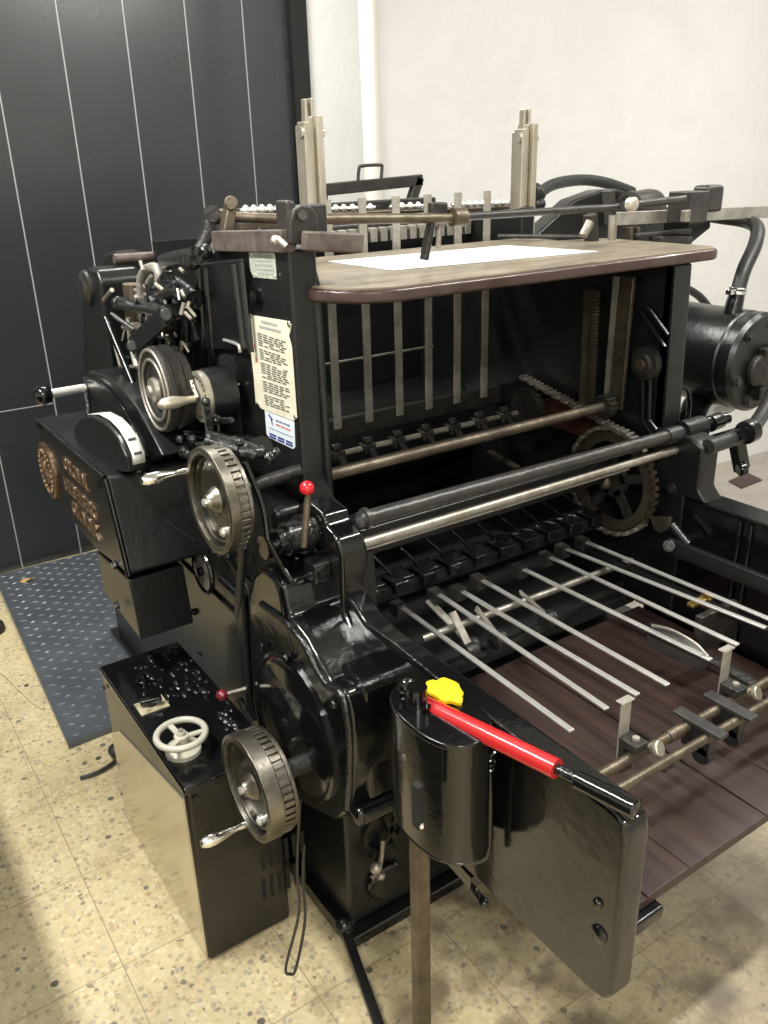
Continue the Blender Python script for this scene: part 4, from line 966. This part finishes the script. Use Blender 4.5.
# ---- left feeder drive: gearcase with lettering
XA = .50
upper = [yz(37, 418, XA), yz(105.5, 478, XA), yz(129, 576, XA), yz(96, 550, XA), yz(47, 491, XA)]
xr = .745
gcs = MB().prism(upper, XA, xr, 'x').build('gearcase', M['satin'], PR, bevel=.010, seg=4, label='black gearcase with raised bronze lettering')
low = [yz(129, 580, XA + .012), yz(97, 551, XA + .012), yz(104, 592, XA + .012), yz(141, 640, XA + .012)]
xl2 = at(176, 634, y=at(141, 640, x=XA + .012).y).x
MB().prism(low, XA + .012, xl2 + .05, 'x').build('gearcase_skirt', M['satin'], PR, bevel=.004)
MB().tube([at(105.5, 479, x=XA), at(118, 530, x=XA), at(129, 576, x=XA)], .007).tube([at(37, 419, x=XA), at(70, 448, x=XA), at(105, 478, x=XA)], .007).build('case_bead', M['enamel'], gcs)
for u, v in ((40, 425), (101, 484), (116, 565), (118, 605), (48, 488)): MB().hexbolt(at(u, v, x=XA - .001), (-1, 0, 0), .009, .010).build('case_bolt', M['enamel'], gcs)
MB().hexbolt(at(146, 472, y=1.915), (0, -1, 0), .009, .008).build('case_bolt', M['enamel'], gcs)
em = at(50, 470, x=XA)
eo = MB().lathe([(0, .085), (.008, .085), (.012, .078), (.009, .070), (.009, 0)], em, (-1, 0, 0), 40).build('emblem', M['copper'], gcs, label='round bronze emblem')
e3 = MB()
for k in range(24):
    an = k * PI / 12; e3.sph((XA - .011, em.y + .062 * math.cos(an), em.z + .062 * math.sin(an)), .0055, 8)
e3.box(XA - .016, XA - .008, em.y - .03, em.y + .03, em.z - .03, em.z - .005).box(XA - .018, XA - .008, em.y - .012, em.y + .012, em.z - .005, em.z + .04).sph((XA - .012, em.y, em.z + .02), .018, 12, (.5, 1, 1))
e3.build('emblem_relief', M['glint'], eo)
for body, (ua, va), (ub, vb_), hh in (('ORIGINAL', (66, 472), (89, 490), .052), ('HEIDELBERG', (66.5, 490), (98, 521), .052), ('CYLINDER', (74, 513), (100, 541), .052)):
    s0 = at(ua, va, x=XA - .001); s1 = at(ub, vb_, x=XA - .001)
    zz = (s0.z + s1.z) / 2
    text(gcs, 'raised_lettering', body, M['glint'], (XA - .0005, s0.y, zz), RT, UP, abs(s1.y - s0.y), hh * .78, .004)
# dial quadrant fender with white scale
fc = at(120, 480, x=.57)
def fender(x0_, x1_, pixtop, pixbase, name, m, par=PR, r=.006):
    poly = [yz(u, v, x0_) for u, v in pixtop + pixbase]
    return MB().prism(poly, x0_, x1_, 'x').build(name, m, par, bevel=r)
df = fender(.535, .578, [(73, 428), (80, 418), (90, 416), (103, 422), (116, 437), (125, 456), (128, 473)], [(105, 470), (75, 440)], 'dial_guard', M['satin'])
# scale strip wraps the top of the guard
sp = [at(u, v, x=.535) for u, v in ((82, 417), (93, 416.5), (104, 422.5), (113, 432), (120, 444), (126, 458), (127, 468))]
sc2 = MB(); rows = []
for p_ in sp:
    rows.append([sc2.bm.verts.new(p_ + Vector((dx, -.003, .005))) for dx in (.014, .043)])
for i_ in range(len(rows) - 1): sc2.bm.faces.new((rows[i_][0], rows[i_][1], rows[i_ + 1][1], rows[i_ + 1][0]))
so_ = sc2.build('scale_strip', M['whiteplate'], df); sm_ = so_.modifiers.new('s', 'SOLIDIFY'); sm_.thickness = .002
tk_ = MB()
for p_ in (sp[4], sp[5]): tk_.box(p_.x + .018, p_.x + .036, p_.y - .006, p_.y - .003, p_.z + .004, p_.z + .0105)
tk_.build('scale_marks', M['ink'], df)
fender(.615, .70, [(80, 380), (88, 371), (103, 375), (120, 388), (136, 408), (152, 436), (162, 456)], [(140, 470), (110, 440), (85, 420)], 'gear_guard', M['satin'])
MB().tube([at(86, 378, x=.612), at(103, 385, x=.612), at(124, 410, x=.612), at(148, 457, x=.612)], .005).build('guard_bead', M['enamel'], PR)
# ball lever on left
c = at(43, 395, x=.50)
l3 = MB().cyl(c, at(84, 388, y=c.y), .012).build('starting_lever', M['bright'], PR)
MB().sph(c, .027, 24).build('lever_ball', M['enamel'], l3, label='black ball')
MB().cyl(at(84, 388, y=c.y), at(90, 387, y=c.y), .03).tube([at(84, 388, x=.62), at(88, 402, x=.60), at(88, 418, x=.58)], .008).build('lever_pivot', M['enamel_rough'], PR)
# big casting arm
x_ = .70
MB().prism([yz(u, v, x_) for u, v in ((81, 300), (79, 282), (82, 271), (88, 267), (95, 270), (99, 282), (112, 382), (112, 410), (84, 405))], .70, .82, 'x').build('feeder_casting', M['satin'], PR, bevel=.012, seg=4)
c = at(88, 288, x=.70)
MB().lathe([(0, .05), (.01, .05), (.014, .035), (.02, .03), (.024, 0)], c, (-1, 0, 0), 24, ).build('casting_boss', M['cast'], PR)
MB().prism([yz(u, v, .78) for u, v in ((101, 262), (104, 254), (111, 251), (117, 256), (120, 275), (130, 360), (108, 360))], .78, .86, 'x').build('feeder_casting', M['satin'], PR, bevel=.012, seg=4)
MB().cyl(at(114, 259, y=2.5), at(222, 252, y=2.5), .014).build('feeder_shaft', M['rust'], PR)
# pipes and springs
xs = .72
sg_ = MB()
for u in (129, 134, 139): sg_.cyl(at(u + 2, 322, x=xs), at(u - 1, 284, x=xs), .014, 14)
sg_.build('copper_pipes', M['worn'], PR)
MB().tube([at(143, 320, x=xs), at(141, 290, x=xs), at(143, 274, x=xs), at(150, 268, x=xs), at(158, 270, x=xs), at(160, 285, x=xs)], .012, 12).build('suction_pipe', M['slat'], PR)
g = MB()
for (u0, v0, u1, v1, r, xx) in ((156, 285, 168, 280, .02, .73), (160, 295, 175, 290, .016, .73), (152, 300, 165, 322, .014, .72), (165, 262, 196, 256, .02, .74), 
        (120, 302, 140, 306, .014, .70), (120, 306, 168, 312, .009, .68), (165, 268, 162, 300, .018, .75), (175, 285, 195, 300, .022, .76), (158, 330, 190, 330, .03, .76)):
    g.cyl(at(u0, v0, x=xx), at(u1, v1, x=xx), r, 14)
for u, v, xx in ((118, 303, .70), (168, 318, .69), (193, 262, .74), (160, 276, .73), (165, 300, .73), (155, 310, .72), (205, 252, .78), (172, 340, .73), (186, 345, .73), (150, 342, .70), (127, 362, .68), (181, 296, .74), (175, 260, .74), (148, 318, .71)):
    g.sph(at(u, v, x=xx), .018, 14)
g.build('feeder_linkage', M['enamel_rough'], PR)
for (a0, b0, a1, b1, r, m_, xx) in ((106, 318, 142, 405, .009, 'enamel', .66), (112, 314, 135, 330, .006, 'chrome', .67), (127, 303, 160, 318, .006, 'chrome', .68), (140, 300, 158, 316, .005, 'chrome', .69), (128, 318, 130, 340, .006, 'steel', .68), (124, 327, 138, 325, .008, 'steel', .68), (115, 345, 120, 365, .005, 'steel', .67), (120, 366, 138, 367, .005, 'steel', .67), (133, 350, 137, 366, .009, 'bright', .67), (176, 318, 178, 360, .012, 'enamel', .73), (185, 318, 187, 360, .012, 'enamel', .73), (160, 330, 163, 360, .008, 'enamel', .71), (104, 300, 112, 290, .006, 'steel', .69)):
    MB().cyl(at(a0, b0, x=xx), at(a1, b1, x=xx), r, 12).build('feeder_rod', M[m_], PR)
MB().obox(at(133, 346, x=.66), at(165, 316, x=.66), .014, .045, (0, 1, 0)).cyl(at(132, 346, x=.665), at(132, 346, x=.645), .014).cyl(at(166, 315, x=.665), at(166, 315, x=.645), .014).build('feeder_arm', M['satin'], PR, bevel=.004)
MB().box(.70, .80, 2.0, 2.08, at(178, 322, x=.72).z - .05, at(178, 322, x=.72).z + .03).build('guide_block', M['cast'], PR, bevel=.005)
# filler body behind the linkage
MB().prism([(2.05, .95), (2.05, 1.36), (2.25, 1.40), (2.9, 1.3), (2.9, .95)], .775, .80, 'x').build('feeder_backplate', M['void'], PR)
g = MB(); rs = random.Random(3)
for k in range(30):
    u = rs.uniform(122, 192); v = rs.uniform(268, 345); p_ = at(u, v, x=rs.uniform(.675, .70)); d_ = Vector((rs.uniform(-.3, .3), rs.uniform(-1, 1), rs.uniform(-1, 1))).normalized()
    g.cyl(p_, p_ + d_ * rs.uniform(.008, .03), rs.uniform(.0025, .005), 8)
g.build('small_fastenings', M['steel'], PR)['kind'] = 'stuff'
# pulley wheel
pw = at(156, 390, x=.64)
pul = MB().lathe([(0, .05), (.0, .075), (-.004, .092), (.004, .100), (.014, .100), (.018, .092), (.024, .092), (.028, .100), (.038, .100), (.042, .094), (.060, .094), (.064, .085)], pw, (1, 0, 0), 48).build('pulley', M['cast'], PR)
MB().torus(pw + Vector((-.004, 0, 0)), (1, 0, 0), .070, .004).torus(pw + Vector((-.004, 0, 0)), (1, 0, 0), .092, .004).lathe([(0, .03), (.01, .028), (.014, .014), (.02, .012)], pw, (-1, 0, 0), 20).build('pulley_rim', M['steel'], pul)
# small crank with index disc
ic = at(198, 397, x=.70)
idx = MB().lathe([(0, .058), (.014, .058)], ic, (1, 0, 0), 40).build('index_disc', M['post'], PR)
g = MB()
for k in range(24): an = k * PI / 12; g.cyl(ic + Vector((-.001, .046 * math.cos(an), .046 * math.sin(an))), ic + Vector((.002, .046 * math.cos(an), .046 * math.sin(an))), .003, 6)
g.build('index_holes', M['void'], idx)
MB().lathe([(0, .062), (.06, .062)], ic + Vector((.0141, 0, 0)), (1, 0, 0), 32).build('index_housing', M['satin'], PR)
ck = MB().lathe([(0, .008), (.02, .009), (.05, .015), (.075, .013), (.085, .006), (.087, 0)], ic + Vector((-.012, -.01, .0)), (-1, 0, 0), 20).build('crank_handle', M['post'], PR)
MB().obox(ic + Vector((-.008, -.01, 0)), ic + Vector((-.008, .03, .05)), .012, .008, (1, 0, 0)).build('crank_arm', M['chrome'], ck)
# lower greasy cluster between gearcase and handwheel
MB().cyl(at(178, 432, x=.68), at(205, 436, y=1.9), .035).cyl(at(166, 398, x=.66), at(180, 420, x=.68), .03).cyl(at(205, 440, x=.72), at(262, 448, y=1.5), .024).build('cam_shaft', M['enamel'], PR)
MB().obox(at(206, 402, x=.66), at(212, 452, x=.66), .014, .012, (0, 1, 0)).sph(at(206, 402, x=.66), .010).sph(at(216, 420, x=.68), .012).cyl(at(210, 422, x=.68), at(232, 420, x=.70), .007).build('pawl', M['enamel_rough'], PR, bevel=.002)
g = MB()
for k in range(40): g.sph(at(random.uniform(180, 240), random.uniform(438, 456), x=.66), random.uniform(.005, .012), 8)
g.build('grease_lumps', M['enamel_rough'], PR)['kind'] = 'stuff'
MB().box(.72, .80, 1.5, 2.3, .8, 1.03).build('drive_housing', M['satin'], PR, bevel=.02)

# ---- steel frame with a wire handle leaning at the rear
cf = empty('printing_chase', (1.5, 2.9, 1.4), 'dark steel bar frame with a wire handle standing behind the press', 'frame')
q0, q1 = at(322, 190, y=2.75), at(421, 180, y=2.75)
MB().obox(q0, q1, .03, .040).obox(q1 + Vector((-.01, 0, .01)), at(410, 205, y=2.75), .035, .03, (0, 1, 0)).obox(q0, q0 + Vector((0, 0, -.25)), .03, .03, (0, 1, 0)).obox(at(410, 205, y=2.75), at(408, 240, y=2.75), .035, .03, (0, 1, 0)).build('frame_bar', M['greymetal'], cf, bevel=.004)
MB().tube([at(358, 182, y=2.74), at(359, 169, y=2.74), at(362, 166, y=2.74), at(380, 165, y=2.74), at(382, 168, y=2.74), at(381, 180, y=2.74)], .006, 10, sub=4).build('wire_handle', M['greymetal'], cf)

# ---- sheet of paper on the feed table
zz = zt1 + .0008
shp = [tuple(at(u, v, z=zt1)[:2]) for u, v in ((392, 271), (598, 252), (506, 246), (328, 262))]
tag(MB().prism(shp, zz, zz + .0012, 'z').build('paper_sheet', M['paper'], smooth=False), 'white sheet of paper lying flat on the feed table', 'paper')

# ================================================================== WORLD / VIEW
w = bpy.data.worlds.new('world'); bpy.context.scene.world = w; w.use_nodes = True
w.node_tree.nodes['Background'].inputs[0].default_value = (.9, .95, 1, 1); w.node_tree.nodes['Background'].inputs[1].default_value = .3
sc_ = bpy.context.scene
sc_.view_settings.view_transform = 'Standard'; sc_.view_settings.look = 'None'; sc_.view_settings.gamma = 1
sc_.view_settings.use_curve_mapping = False; sc_.view_settings.exposure = 0.5
for o in bpy.data.objects:
    if '_o' in o: del o['_o']
